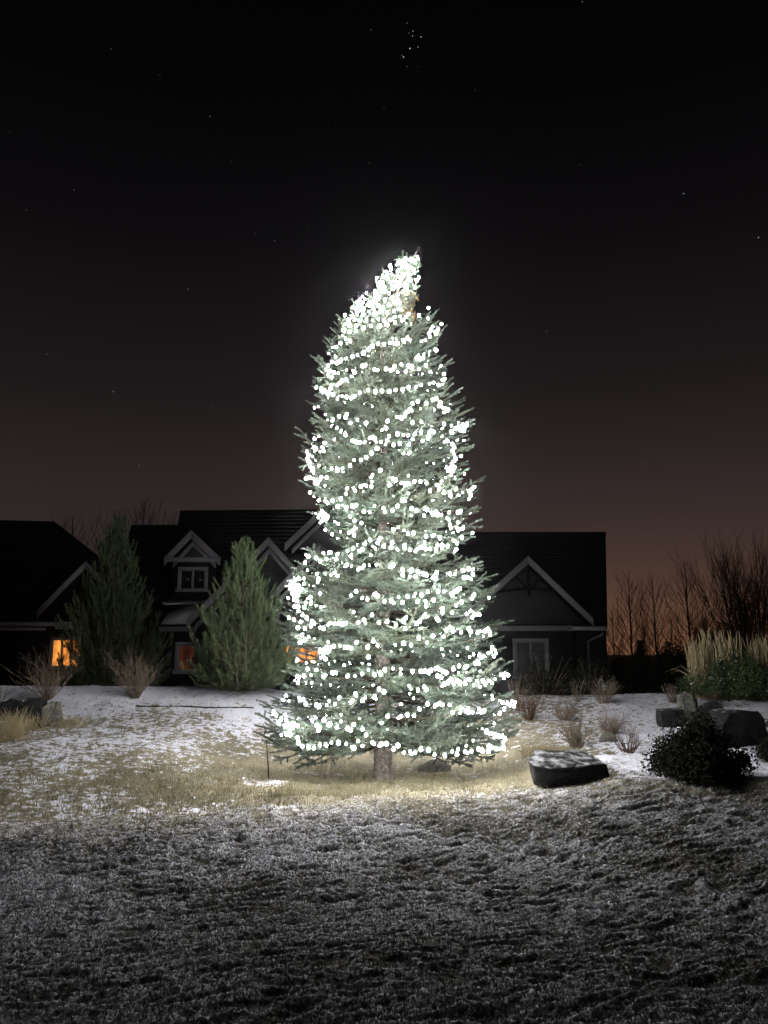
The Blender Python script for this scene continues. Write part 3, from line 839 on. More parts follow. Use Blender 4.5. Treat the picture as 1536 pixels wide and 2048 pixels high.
# ------------------------------------------------------------------ strings of bulbs, traced row by row on the crown's surface
def on_crown(px, py, depth=1.0):
    a, b = ray(px, py)
    for Y in np.arange(7.9, 10.02, .02):
        x_, z_ = a * Y, EYE + b * Y
        cx = crown_axis(z_); phi = math.atan2(Y - 10, x_ - cx)
        if math.hypot(x_ - cx, Y - 10) <= crown_r(z_, phi) * depth: break
    return Vector((x_, Y, z_))
ST = [
 # tip
 [[(835,513),(820,520),(797,524),(812,530),(824,536),(828,541),(815,546),(805,553),(833,561),(795,552),(783,549),(772,553),(765,565),(782,563),(798,566),(808,570),(757,572),(770,574),(788,577),(750,583),(764,584),(778,587),(815,573),(795,590),(783,596),(770,600),(758,594),(752,602),(742,604),(735,609),(724,606),(714,604),(705,615),(716,613),(728,617),(745,613),(757,611),(766,617),(778,610),(789,604),(800,606),(797,618),(788,622),(774,626),(760,624),(749,628),(738,623),(726,630),(714,626),(705,632),(697,640),(709,640),(720,643),(733,638),(745,641),(757,638),(768,641),(780,640),(790,634),(800,633),(812,634),(817,628),(805,641),(790,645),(775,650),(760,652),(742,652),(727,656),(712,652),(699,651),(690,648),(688,660),(699,664),(712,662),(691,676),(700,682)]],
 # upper
 [[(862,660),(865,653),(877,657),(883,648),(858,667),(872,664)],
  [(672,694),(681,686),(692,679)],
  [(820,680),(815,676),(808,682),(795,687),(787,686),(780,686),(768,688),(756,688),(745,692),(737,698),(727,706),(715,710),(705,713),(692,717),(682,720),(673,726),(664,724),(656,731),(652,740),(660,742),(668,745)],
  [(725,732),(731,730),(749,739),(755,741),(772,738),(782,741),(786,739),(795,744),(789,733),(803,729),(812,743),(817,731),(824,735),(838,738),(852,731),(840,718),(846,716),(834,717),(837,711)],
  [(709,745),(703,753),(692,759),(684,761),(680,766),(674,771),(663,771),(660,778),(642,777),(647,784),(655,787),(666,789),(675,798),(685,792),(693,794),(702,796),(710,792),(720,785),(736,780),(751,783),(764,782),(779,783),(791,780),(805,779),(817,775),(832,775),(843,770),(859,768),(867,765),(877,770),(886,760),(890,757)]],
 # upper middle
 [[(866,799),(873,797),(880,804),(878,812),(885,815),(891,818),(888,825),(896,820)],
  [(853,807),(836,803),(825,807),(820,818),(815,824),(810,831),(803,836),(794,834),(775,842),(772,856),(764,860)],
  [(694,828),(678,833),(691,834),(701,846),(715,840),(732,846),(843,844),(825,845)],
  [(925,850),(930,855),(934,848),(920,860),(928,862),(910,857),(903,862),(917,853),(888,848),(884,873),(895,882),(904,866)],
  [(905,888),(908,895),(905,902),(908,909),(910,916),(907,923),(904,930),(909,935),(900,937),(896,941),(905,944),(893,935)],
  [(868,864),(862,861),(858,867),(842,864),(830,868),(825,878),(845,882),(856,877),(816,871),(807,870),(795,868),(778,872),(774,881),(787,890),(800,887),(818,889),(762,884),(750,878),(746,873),(740,876),(729,885),(720,885),(712,884),(705,882),(691,870),(669,879),(649,886),(645,895),(632,898),(647,902),(628,895),(614,903),(617,910),(613,917),(618,924),(620,932),(625,938),(627,945)],
  [(820,905),(817,907),(807,907),(754,897),(743,906),(732,915),(722,920),(708,920),(700,931),(685,937),(675,941),(663,937)]],
 # waist
 [[(612,957),(619,955),(632,960),(635,966),(643,955),(653,955),(630,967)],
  [(761,940),(745,949),(744,963),(743,973),(733,972),(729,970),(722,973),(707,976),(694,977),(692,988),(682,998),(665,1001),(650,1002),(655,1006)],
  [(779,970),(785,957),(791,960),(803,966),(810,968),(817,967),(829,963),(841,963),(853,966),(860,981),(875,970),(878,977),(888,985),(900,986),(912,978),(925,985),(938,983),(944,978),(948,974),(941,988)],
  [(644,1022),(650,1028),(640,1030),(647,1036),(636,1036),(641,1045),(655,1033)],
  [(675,1013),(685,1011),(692,1015),(704,1012),(712,1010),(728,1023),(739,1024),(749,1012),(767,1016),(770,1024),(785,1021),(795,1012),(805,1000),(810,1002),(823,1017),(833,1021),(850,1017),(855,1020),(866,1028),(872,1024),(876,1030),(894,1036),(898,1040),(900,1050),(902,1057),(913,1055),(917,1060),(927,1055),(916,1045),(945,1066),(924,1075)],
  [(700,1033),(709,1041),(723,1046),(712,1057),(705,1062),(698,1066),(708,1070)],
  [(787,1060),(796,1055),(808,1061),(816,1068),(827,1066),(852,1073),(865,1072),(880,1076),(907,1081),(914,1086)],
  [(612,1110),(617,1113),(610,1125),(633,1116),(640,1123),(653,1118),(658,1106),(672,1118),(675,1108),(695,1102),(702,1112),(706,1097),(718,1101),(725,1098),(730,1087),(740,1080),(755,1085),(760,1077),(768,1092),(784,1085),(782,1095),(795,1099),(809,1090),(809,1096),(820,1100),(831,1102),(836,1098),(842,1095),(848,1092),(851,1098),(860,1098),(872,1100),(875,1090),(884,1097),(884,1090),(896,1093)]],
 # lower middle
 [[(583,1163),(590,1160),(598,1157),(608,1157),(580,1170),(586,1172),(592,1172),(598,1170),(580,1178),(587,1180),(593,1182),(584,1187),(590,1190),(600,1180),(588,1196),(596,1190)],
  [(634,1148),(637,1158),(635,1165),(651,1147),(662,1150),(675,1152),(670,1145),(690,1133),(693,1130),(703,1132),(717,1138),(724,1136),(728,1131),(754,1129),(780,1134),(786,1130),(805,1140),(806,1150),(823,1142),(836,1143),(820,1153),(831,1153),(846,1148),(853,1150),(866,1155),(873,1145),(872,1157),(900,1148),(910,1148),(927,1142),(938,1138),(946,1149),(935,1155),(928,1155),(942,1158)],
  [(590,1213),(596,1213),(612,1205),(620,1195),(608,1215),(622,1206),(640,1187),(702,1191),(712,1183),(724,1196),(735,1199),(750,1189),(755,1192),(769,1203),(783,1202),(788,1206),(797,1194),(805,1205),(815,1193),(835,1203),(843,1190),(851,1203),(856,1184),(876,1183),(888,1183),(902,1187),(910,1183),(915,1180),(920,1177),(905,1190),(948,1190),(944,1196),(923,1204),(912,1211),(867,1200),(852,1212)],
  [(597,1222),(605,1230),(614,1236),(601,1244),(596,1256),(610,1257),(622,1252),(627,1246),(640,1255),(647,1257),(656,1250),(660,1246),(668,1248),(679,1247),(685,1249),(692,1246),(707,1224),(716,1245),(728,1240),(731,1246),(744,1230),(758,1245),(774,1243),(792,1250),(806,1242),(812,1235),(810,1257),(833,1248),(839,1243),(850,1230),(874,1237),(885,1225),(885,1217),(904,1225),(941,1222),(948,1228),(945,1234),(876,1240),(892,1260),(900,1254),(906,1262),(922,1265),(937,1258),(941,1263),(955,1265),(962,1263),(970,1262),(976,1258),(980,1265)]],
 # lower
 [[(596,1272),(604,1270),(610,1280),(600,1285),(617,1274)],
  [(656,1284),(652,1294),(661,1296),(668,1293),(640,1303),(646,1308),(642,1316),(651,1318),(648,1300),(656,1305),(680,1292),(690,1295),(697,1295),(703,1297),(713,1285),(735,1295),(737,1292),(747,1282),(755,1291),(791,1290),(807,1287),(822,1290),(838,1276),(854,1285),(866,1272),(887,1274),(883,1298),(737,1314)],
  [(984,1294),(990,1300),(982,1304),(992,1307),(976,1306),(968,1312),(962,1316),(955,1322),(950,1327),(958,1327),(988,1312)],
  [(595,1353),(598,1355),(608,1352),(622,1350),(615,1338),(632,1340),(647,1353),(651,1351),(665,1346),(672,1346),(695,1352),(710,1352),(724,1348),(737,1340),(749,1350),(761,1348),(770,1340),(786,1337),(802,1338),(801,1347),(825,1343),(842,1343),(850,1342),(857,1345),(862,1341),(872,1337),(879,1340),(886,1343),(892,1346),(876,1335),(907,1338),(918,1332),(934,1332),(930,1335)],
  [(875,1352),(883,1356),(888,1368),(884,1372),(896,1365),(903,1360),(907,1368),(915,1362),(920,1366),(930,1367),(938,1359),(947,1370),(955,1362),(960,1374),(966,1362),(971,1368),(978,1362),(984,1366),(990,1358),(1003,1350),(1010,1347),(1016,1350),(1008,1356)],
  [(818,1372),(822,1378),(836,1380),(849,1374),(853,1380)],
  [(600,1400),(607,1398),(612,1408),(633,1410),(638,1413),(653,1410),(658,1402),(670,1408),(678,1396),(702,1404),(706,1400),(711,1388),(713,1393),(725,1401),(731,1395),(749,1394),(752,1397),(758,1378),(768,1384)],
  [(855,1408),(870,1412),(885,1410),(878,1407),(899,1410),(905,1425),(920,1424),(924,1418),(932,1422),(937,1425),(945,1425),(958,1418),(962,1424),(968,1422),(1005,1405),(1008,1418),(1014,1406),(1020,1410),(1024,1402),(1030,1405),(1028,1412)]],
 # bottom
 [[(548,1424),(552,1430),(562,1438),(558,1444),(572,1440),(578,1448),(588,1446),(570,1452),(585,1455),(595,1452),(563,1470),(573,1468),(579,1464),(580,1470),(595,1475),(597,1485)],
  [(624,1440),(633,1450),(640,1455),(637,1460),(648,1440),(657,1450),(660,1448),(674,1454),(682,1443),(695,1457),(708,1449),(701,1460),(725,1458),(732,1470),(763,1446),(775,1433),(797,1436),(802,1433),(815,1430),(828,1431),(839,1418)],
  [(605,1493),(617,1494),(628,1496),(640,1490),(652,1490),(663,1485),(677,1486),(692,1488),(703,1494),(708,1497),(716,1482),(725,1492),(745,1485),(748,1488),(760,1490),(764,1488),(773,1488),(787,1498),(796,1491),(808,1505),(820,1503),(823,1508),(830,1506),(842,1498),(857,1500),(869,1509),(890,1511),(904,1503),(914,1508),(930,1503),(935,1506),(943,1503),(957,1498),(965,1502),(977,1503),(978,1492),(983,1495),(992,1497),(1000,1498),(1008,1496)],
  [(973,1463),(978,1467),(985,1468),(991,1470),(998,1473),(1004,1472),(1010,1478),(1007,1486)]],
]
STL = ['white bulb string bunched thickly around the leaning tip of the spruce',
       'white bulb string circling the narrow upper crown just below the bunched tip',
       'white bulb string on the upper middle crown with a bright bunch on its right edge',
       'white bulb string around the waist of the spruce level with the house roofs',
       'white bulb string with a blinding bunch on the left edge, beside the house gables',
       'white bulb string across the broad lower boughs level with the lit house windows',
       'lowest white bulb string drooping under the bottom boughs just above the bare trunk']
def bulb_mesh():
    mb = MB()
    prof = [(0.0, -.019), (.009, -.016), (.0145, -.008), (.015, .003), (.011, .012), (.006, .018)]
    k = 8; V = []; Fc = []
    for (r0, z0_) in prof:
        for j in range(k):
            a = j * 2 * math.pi / k; V.append((r0 * math.cos(a), r0 * math.sin(a), z0_))
    for i in range(len(prof) - 1):
        for j in range(k):
            A_, B_, C_, D_ = i * k + j, i * k + (j + 1) % k, (i + 1) * k + (j + 1) % k, (i + 1) * k + j
            if i: Fc.append((A_, B_, C_))
            Fc.append((A_, C_, D_))
    mb.add(V, Fc)
    n0 = len(V)
    return mb.mesh('bulb', M_BULB, smooth=True)
BM = bulb_mesh()
n_bulbs = 0
for si, rows in enumerate(ST):
    root = thing('light_string', STL[si], 'string lights', TREE + Vector((0, 0, 1)), 'strings of bulbs on the spruce')
    base = root.location.copy()
    cab = MB()
    pos = []
    for row in rows:
        P = [on_crown(px, py, R2.uniform(.95, 1.04)) for px, py in row]
        pos += P
        path = []
        for a, b in zip(P[:-1], P[1:]):
            if (b - a).length < .75:
                mid_ = (a + b) / 2; mid_.z -= .012
                path += [a + Vector((0, 0, .038)), mid_ + Vector((0, .01, .03))]
            else:
                if len(path) > 2: cab.tube([p - base for p in path], .0035, 3)
                path = []
        if P: path.append(P[-1] + Vector((0, 0, .038)))
        if len(path) > 2: cab.tube([p - base for p in path], .0035, 3)
    # the string goes on round the back of the crown
    if si == 0:                                  # the string is bunched up here
        for k in range(60):
            zz = R2.uniform(at(766, 650, 10).z, at(766, 520, 10).z); phi = -R2.uniform(.15, 1.08) * math.pi
            Rk = crown_r(zz, phi) * R2.uniform(.55, 1.02)
            pos.append(Vector((crown_axis(zz) + Rk * math.cos(phi), 10 + Rk * math.sin(phi) * .8, zz)))
    zs = [p.z for p in pos]; zlo, zhi = min(zs), max(zs)
    turns = max(1, int((zhi - zlo) / .25))
    for t_ in range(turns):
        zc = zlo + (t_ + .5) * (zhi - zlo) / turns
        Rm = crown_r(zc, math.pi / 2)
        nb = max(3, int(math.pi * Rm / .17)); path = []
        for k in range(nb):
            phi = .10 * math.pi + .80 * math.pi * (k + R2.uniform(-.2, .2)) / max(nb - 1, 1)
            zz = zc + (k / nb - .5) * .25 + R2.uniform(-.04, .04)
            Rk = crown_r(zz, phi) * R2.uniform(.93, 1.02)
            p = Vector((crown_axis(zz) + Rk * math.cos(phi), 10 + Rk * math.sin(phi), zz))
            pos.append(p); path.append(p - base + Vector((0, 0, .038)))
        if len(path) > 1: cab.tube(path, .0035, 3)
    cab.build('cable', M_CABLE, root)
    for p in pos[:280]:
        o = link('bulb', BM, root, p - base); n_bulbs += 1
        o.rotation_euler = (R2.uniform(-.6, .6), R2.uniform(-.6, .6), R2.uniform(0, 6))
        s = R2.choice((.62, .78, .95, 1.0, 1.05, 1.1)) * R2.uniform(.92, 1.08); o.scale = (s, s, s)
    # smaller bulbs glimpsed deeper between the boughs
    if si:
        for k in range(6):
            zz = R2.uniform(zlo, zhi); phi = -R2.uniform(.12, .88) * math.pi
            Rk = crown_r(zz, phi) * R2.uniform(.78, .93)
            p = Vector((crown_axis(zz) + Rk * math.cos(phi), 10 + Rk * math.sin(phi), zz))
            o = link('bulb', BM, root, p - base); n_bulbs += 1; o.scale = (.6,) * 3
print('bulbs', n_bulbs)

# ------------------------------------------------------------------ pines on the berm
def pine_bough(L, seed):
    r_ = random.Random(seed); mb = MB()
    def axis(t):
        return np.array([L * t * (1 - .18 * t), 0, L * (.10 * t + .62 * t ** 2.1)])
    pts = np.array([axis(t) for t in np.linspace(0, 1, 8)])
    mb.tube(pts, np.linspace(.010 + .008 * L, .005, 8), 4, 1)
    S0, S1 = [pts[-3], pts[-2], pts[-1]], [pts[-2], pts[-1], pts[-1] + unit(pts[-1] - pts[-2] + np.array([0, 0, .12])) * .15]
    n = max(5, int(L / .088))
    for i in range(n):
        t = .22 + .76 * i / n
        s = 1 if i % 2 else -1
        b = axis(t); bl = r_.uniform(.08, .30) * (1.15 - .5 * t)
        d = unit(np.array([r_.uniform(.2, .8), s * r_.uniform(.4, 1.0), r_.uniform(.0, .35)]))
        q = [b, b + d * bl * .5, b + d * bl + np.array([0, 0, bl * .12])]
        mb.tube(q, [.006, .005, .004], 3, 1, cap=False)
        S0.append(q[1]); S1.append(q[2])
        up = unit(d * r_.uniform(.15, .6) + np.array([r_.gauss(0, .12), r_.gauss(0, .12), 1]))
        S0.append(q[2]); S1.append(q[2] + up * r_.uniform(.14, .27))
        if r_.random() < .6:
            e = unit(d + np.array([r_.uniform(-.8, .8), r_.uniform(-.8, .8), .9]))
            S0.append(q[1]); S1.append(q[1] + e * r_.uniform(.10, .18))
    needles(mb, S0, S1, 560, .062, .0062, math.radians(34))
    return mb.mesh('bough', [M_PINE, M_PBARK])
PCL = (.30, .50, .75, 1.0)
PB = {L: [pine_bough(L, int(L * 100) + k) for k in range(3)] for L in PCL}
def pine(label, loc, H, rows, n, seed):
    """rows: (height fraction, radius)"""
    r_ = random.Random(seed)
    root = thing('pine_tree', label, 'tree', loc, 'pines on the berm')
    hz = np.linspace(-.1, H * .97, 9)
    t = MB(); t.tube([(.03 * math.sin(h * 2), 0, h) for h in hz], np.linspace(.065, .012, 9), 8); t.build('trunk', M_PBARK, root, smooth=True)
    fz = [a for a, b in rows]; fr_ = [b for a, b in rows]
    for k in range(n):
        f = (k + r_.uniform(0, 1)) / n
        f = f ** 1.22
        phi = k * 2.399 + r_.uniform(-.3, .3)
        R = np.interp(f, fz, fr_) * r_.uniform(.58, 1.12)
        tip_h = f * H
        L = max(R / .82, .16)
        zb = max(.04 + .3 * f * f * H * .5, tip_h - .62 * L)
        if f > .93: L = max(L, .25)
        cls = min(PCL, key=lambda c: abs(math.log(c / L)))
        o = link('bough', r_.choice(PB[cls]), root, (.03 * math.sin(zb * 2), 0, zb))
        s = L / cls; o.scale = (s, max(.8, min(1.25, s)), s * float(np.interp(f, [0, .12, .4], [.35, .6, 1])))
        o.rotation_euler = (r_.uniform(-.2, .2), -max(0, (f - .72)) * 2.2 + r_.uniform(-.12, .12), phi)
    return root
b2 = Vector((at(482, 1390, 13.9).x, 13.9, 0)); b2.z = gz(b2.x, b2.y)
top = at(486, 1080, 13.9).z
pine('bushy green pine lit from the right, standing on the berm close beside the spruce', b2, top - b2.z - .26,
     [(0, .78), (.06, .96), (.24, .98), (.42, .90), (.52, .70), (.62, .52), (.78, .36), (.9, .20), (1, .05)], 120, 1)
b1 = Vector((at(214, 1390, 18).x, 18, 0)); b1.z = gz(b1.x, b1.y)
top = at(212, 1034, 18).z
pine('taller shadowy pine standing left, in front of an orange lit window', b1, top - b1.z - .25,
     [(0, 1.05), (.15, 1.26), (.28, 1.20), (.38, 1.08), (.55, .88), (.72, .62), (.85, .40), (.94, .2), (1, .05)], 180, 2)

# ------------------------------------------------------------------ bare shrubs, stalks, leafy shrubs
def grow(mb, p, d, length, rad, depth, r_, bend=.10, up=.05, split=(2, 3), k=3, seg=4, mat_=0, spread=.45, leaves=None):
    pts = [np.array(p, float)]; d = unit(np.array(d, float))
    for i in range(seg):
        d = unit(d + np.array([r_.gauss(0, bend), r_.gauss(0, bend), up + r_.gauss(0, bend * .5)]))
        pts.append(pts[-1] + d * length / seg)
    mb.tube(pts, np.linspace(rad, rad * .55, len(pts)), k, mat_, cap=False)
    if leaves is not None:
        for q in pts[1:]: leaves.append(q)
    if depth <= 0: return
    for c in range(r_.randint(*split)):
        i = r_.randint(1, seg)
        e = unit(d + np.array([r_.gauss(0, spread), r_.gauss(0, spread), r_.gauss(.1, spread * .6)]))
        grow(mb, pts[i], e, length * r_.uniform(.5, .8), rad * .58, depth - 1, r_, bend, up, split, k, max(2, seg - 1), mat_, spread, leaves)
def shrub(name, label, cat, loc, h, spread, stems, m, seed, depth=1, rad=.006, group=None, arch=.0):
    r_ = random.Random(seed); mb = MB()
    for i in range(stems):
        a = r_.uniform(0, 2 * math.pi); tl = spread * math.sqrt(r_.random())
        d = (math.cos(a) * tl, math.sin(a) * tl, 1)
        grow(mb, (math.cos(a) * .05 * r_.random(), math.sin(a) * .05 * r_.random(), -.03), d, h * r_.uniform(.55, .8 if depth else 1.0), rad * r_.uniform(.7, 1.1), depth, r_, .15, .05 - arch, (1, 3), 3, 5, 0, .42)
    return tag(mb.build(name, m, None, loc), label, cat, group)
def gp(px, py): return hit(px, py)
GB = 'bare shrubs on the berm'
shrub('bare_shrub', 'leafless twiggy shrub on the snow in front of the taller left pine', 'shrub', gp(95, 1400), .74, .85, 42, M_DEADTWIG, 11, 2, .007, GB)
shrub('bare_shrub', 'leafless fan shaped shrub on the snow between the two pines', 'shrub', gp(272, 1395), .74, 1.0, 52, M_DEADTWIG, 12, 2, .007, GB)
shrub('bare_shrub', 'sparse low twigs at the far left edge of the snow bank', 'shrub', gp(-6, 1412), .36, .8, 16, M_DEADTWIG, 13, 1, .006, GB)
shrub('bare_shrub', 'reddish bare shrub close behind the right boughs of the spruce', 'shrub', gp(1058, 1440), .48, .7, 60, M_REDTWIG, 14, 1, .005, GB)
shrub('bare_shrub', 'airy grey-brown shrub just left of the twiggy bush above the flat slab', 'shrub', gp(1150, 1492), .42, 1.0, 80, M_DEADTWIG, 15, 1, .0045, GB)
shrub('bare_shrub', 'tan wispy shrub on the snow slope below the dried perennial stalks', 'shrub', gp(1222, 1468), .42, 1.0, 80, M_DEADTWIG, 16, 1, .0042, GB)
shrub('bare_shrub', 'broad pale wispy thicket between the reddish shrub and the pale dried fan', 'shrub', gp(1130, 1440), .34, 1.5, 90, M_DEADTWIG, 26, 1, .0042, GB)
shrub('bare_shrub', 'small dark leafless bush on clean snow right of the flat slab', 'shrub', gp(1258, 1506), .34, 1.0, 30, M_REDTWIG, 17, 1, .0055, GB)
shrub('bare_shrub', 'low tangled red-brown shrub in front of the evergreen shrub', 'shrub', gp(1428, 1416), .32, 1.2, 60, M_REDTWIG, 18, 1, .005, GB)
shrub('bare_shrub', 'thin dead twigs beside the trunk of the spruce', 'shrub', gp(655, 1560), .34, .7, 12, M_DEADTWIG, 19, 1, .004, GB)
shrub('bare_shrub', 'thin dead seedheads in the tan grass right of the trunk', 'shrub', gp(850, 1558), .22, .8, 14, M_DEADTWIG, 20, 1, .003, GB)
shrub('dry_perennial', 'spiky fan of pale dried stalks around a garden lantern', 'plant', gp(1208, 1408), .56, .75, 60, M_DEADTWIG, 21, 0, .0055)
shrub('dry_perennial', 'few upright dry stalks left of the pale dried fan', 'plant', gp(1152, 1402), .46, .25, 12, M_DEADTWIG, 22, 0, .006)
shrub('dry_perennial', 'narrow sheaf of dry stalks left of the tall feather grass', 'plant', gp(1342, 1404), .40, .35, 40, M_DEADTWIG, 23, 0, .005)
shrub('dry_perennial', 'thin dry stems behind the reddish shrub by the spruce', 'plant', gp(1036, 1420), .62, .35, 18, M_DEADTWIG, 24, 0, .005)
# thin stake under the left bough
sapling = MB(); p = gp(538, 1560)
sapling.tube([(0, 0, -.05), (-.012, 0, .14), (-.03, .01, .30), (-.045, 0, .47)], [.009, .008, .006, .005], 6)
tag(sapling.build('stake', M_TIMBER, None, p), 'thin dark stake in the grass under the lowest left boughs', 'stake')

def leaf_cloud(mb, centres, per, spread, size, mat_=0):
    c = np.repeat(np.asarray(centres, float), per, axis=0); n = len(c)
    p = c + rng.normal(0, spread, (n, 3))
    d = unit(rng.normal(size=(n, 3)) + np.array([0, 0, .4])); s = unit(np.cross(d, rng.normal(size=(n, 3))))
    L = size * rng.uniform(.6, 1.3, n)[:, None]
    a = p - s * L * .3; b = p + s * L * .3; t_ = p + d * L
    mb.add(np.stack([a, b, t_], 1).reshape(-1, 3), np.arange(3 * n).reshape(-1, 3), mat_)
def leafy(name, label, cat, loc, rx, ry, h, n, m, seed, leaf=.03, per=14, snow=0, group=None, twig=M_DEADTWIG):
    r_ = random.Random(seed); st = MB(); cs = []
    for i in range(n):
        a = r_.uniform(0, 2 * math.pi); q = math.sqrt(r_.random()); hh = h * math.sqrt(max(.04, 1 - q ** 2)) * r_.uniform(.5, 1.2) * (1 + .22 * math.sin(2 * a + seed))
        q *= 1 + .22 * math.sin(3 * a + seed) + .12 * math.sin(7 * a + seed * 2)
        tip = np.array([math.cos(a) * rx * q, math.sin(a) * ry * q, hh])
        p0 = np.array([math.cos(a) * rx * .15 * q, math.sin(a) * ry * .15 * q, -.03])
        mid_ = (p0 + tip) / 2 + np.array([0, 0, h * .10]) + rng.normal(0, .02, 3)
        st.tube([p0, mid_, tip], [.010, .007, .003], 3, 0, cap=False)
        for t_ in (.35, .6, .8, .95, 1.04):
            cs.append((p0 * (1 - t_) + tip * t_) + np.array([0, 0, h * .2 * t_ * (1 - t_)]))
    root = thing(name, label, cat, loc, group)
    st.build('stems', twig, root)
    fo = MB(); leaf_cloud(fo, cs, per, .045 * max(1, h), leaf); fo.build('foliage', m, root)
    if snow:
        sn_ = MB(); tops = [c for c in cs if c[2] > h * .35]; r_.shuffle(tops)
        for c in tops[:snow]:
            for q in range(r_.randint(1, 4)):
                o_ = c + rng.normal(0, .03, 3) + np.array([0, -.02, .03]); s_ = r_.uniform(.008, .02)
                sn_.add([o_ + np.array(v) * s_ for v in ((1, 0, 0), (-1, 0, 0), (0, 1, 0), (0, -1, 0), (0, 0, .6), (0, 0, -.6))],
                        [(0, 2, 4), (2, 1, 4), (1, 3, 4), (3, 0, 4), (2, 0, 5), (1, 2, 5), (3, 1, 5), (0, 3, 5)])
        o = sn_.build('snow_flecks', M_SNOW, root); o['kind'] = 'stuff'
    return root
# evergreen shrub with flecks of snow, right
p = gp(1478, 1398); leafy('evergreen_shrub', 'spreading green shrub flecked with snow at the right edge', 'shrub', p, .92, .55, .62, 260, M_JUNIPER, 31, .045, 16, 90)
# dark rounded bush in shade
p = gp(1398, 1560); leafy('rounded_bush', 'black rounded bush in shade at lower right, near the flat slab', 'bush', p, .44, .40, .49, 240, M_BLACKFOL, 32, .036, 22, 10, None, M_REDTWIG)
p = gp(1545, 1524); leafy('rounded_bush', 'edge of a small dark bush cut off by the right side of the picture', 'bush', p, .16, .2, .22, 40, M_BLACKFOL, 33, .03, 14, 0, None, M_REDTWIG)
# dark beds at the foot of the house
for i, (px, w_, h_, lab) in enumerate(((1088, .75, .40, 'low dark shrub bed under the twin casement window'), (1180, .5, .3, 'low dark shrub near the downspout corner of the house'))):
    q = at(px, 1392, 17.0); q.z = gz(q.x, q.y); leafy('low_shrub', lab, 'shrub', q, w_, .5, h_ + .35, 120, M_DARKFOL, 40 + i, .04, 12)

# ------------------------------------------------------------------ feather grass
def feather_grass(label, loc, n, h, w_, seed):
    r_ = random.Random(seed); mb = MB()
    for i in range(n):
        a = r_.uniform(0, 2 * math.pi); q = math.sqrt(r_.random()) * w_
        b = np.array([math.cos(a) * q, math.sin(a) * q, -.03]); hh = h * r_.uniform(.72, 1.05)
        ln = np.array([math.cos(a) * q * .14 + r_.gauss(0, .03), math.sin(a) * q * .14 + r_.gauss(0, .03), 0])
        pts = [b, b + ln * .4 + np.array([0, 0, hh * .5]), b + ln * .8 + np.array([0, 0, hh * .78]), b + ln * 1.2 + np.array([0, 0, hh * .9]), b + ln * 1.7 + np.array([r_.gauss(0, .02), 0, hh])]
        mb.tube(pts, [.006, .005, .007, .010, .002], 4, 0, cap=False)
    for i in range(n // 8):        # arching leaves
        a = r_.uniform(0, 2 * math.pi); rr = r_.uniform(.25, .5); hh = h * r_.uniform(.3, .55)
        d = np.array([math.cos(a), math.sin(a), 0])
        pts = [d * .04 + np.array([0, 0, 0]), d * rr * .4 + np.array([0, 0, hh * .8]), d * rr * .8 + np.array([0, 0, hh]), d * rr * 1.2 + np.array([0, 0, hh * .85])]
        mb.tube(pts, [.005, .005, .004, .001], 3, 0, cap=False)
    return tag(mb.build('feather_grass', M_STRAW, None, loc), label, 'grass clump', 'tall feather grass at the right')
for i, (px, top_, lab) in enumerate(((1398, 1272, 'left end clump of tall tan feather grass beside the dark gap'), (1432, 1256, 'tallest tan feather grass clump, second from the left end'),
                                     (1466, 1262, 'tan feather grass clump rising behind the middle of the snow-flecked shrub'), (1526, 1268, 'tan feather grass clump at the right edge, behind the shrub top'))):
    q = at(px, 1390, 14.6 + .15 * (i % 2)); q.z = gz(q.x, q.y)
    feather_grass(lab, q, 60, at(px, top_, q.y).z - q.z, .19, 50 + i)
# yellow grass by the left rock
def tuft(label, loc, n, h, w_, seed):
    r_ = random.Random(seed); mb = MB()
    for i in range(n):
        a = r_.uniform(0, 2 * math.pi); q = math.sqrt(r_.random()) * w_; hh = h * r_.uniform(.5, 1.1)
        b = np.array([math.cos(a) * q, math.sin(a) * q, -.02]); ln = np.array([r_.gauss(0, .09), r_.gauss(0, .09), 0])
        mb.tube([b, b + ln * .4 + np.array([0, 0, hh * .6]), b + ln + np.array([0, 0, hh])], [.004, .003, .001], 3, 0, cap=False)
    return tag(mb.build('grass_tuft', M_STRAW, None, loc), label, 'grass tuft', 'tufts of yellow grass')
tuft('thick yellow grass tuft at the left edge in front of the boulder', gp(6, 1478), 260, .42, .34, 61)
tuft('yellow grass tuft directly in front of the leftmost boulder face', gp(52, 1462), 170, .26, .26, 62)
tuft('short olive grass tuft at the right foot of the left boulders', gp(132, 1452), 140, .16, .30, 63)
tuft('yellow-green grass tuft on the snowy slope right of the spruce', gp(1078, 1508), 160, .18, .22, 64)

# ------------------------------------------------------------------ rocks
def rock(name, label, loc, pts, m, seed, snow=False, cuts=2, amp=.018, group=None, rot=0):
    bm = bmesh.new()
    for p in pts: bm.verts.new(p)
    bmesh.ops.convex_hull(bm, input=bm.verts)
    bmesh.ops.delete(bm, geom=[v for v in bm.verts if not v.link_faces], context='VERTS')
    bmesh.ops.dissolve_limit(bm, angle_limit=.05, verts=bm.verts, edges=bm.edges)
    bmesh.ops.bevel(bm, geom=list(bm.edges), offset=.009, segments=1, affect='EDGES', profile=.6)
    bmesh.ops.triangulate(bm, faces=bm.faces)
    bmesh.ops.subdivide_edges(bm, edges=bm.edges, cuts=cuts, use_grid_fill=True)
    bm.normal_update()
    from mathutils import noise as mn
    for v in bm.verts:
        n_ = mn.noise(v.co * 6 + Vector((seed, 0, 0))) * amp + mn.noise(v.co * 17 + Vector((0, seed, 0))) * amp * .45
        v.co += v.normal * n_
    me = bpy.data.meshes.new(name); bm.to_mesh(me); bm.free()
    me.materials.append(m)
    o = tag(link(name, me, None, loc), label, 'rock', group)
    o.rotation_euler.z = rot
    return o
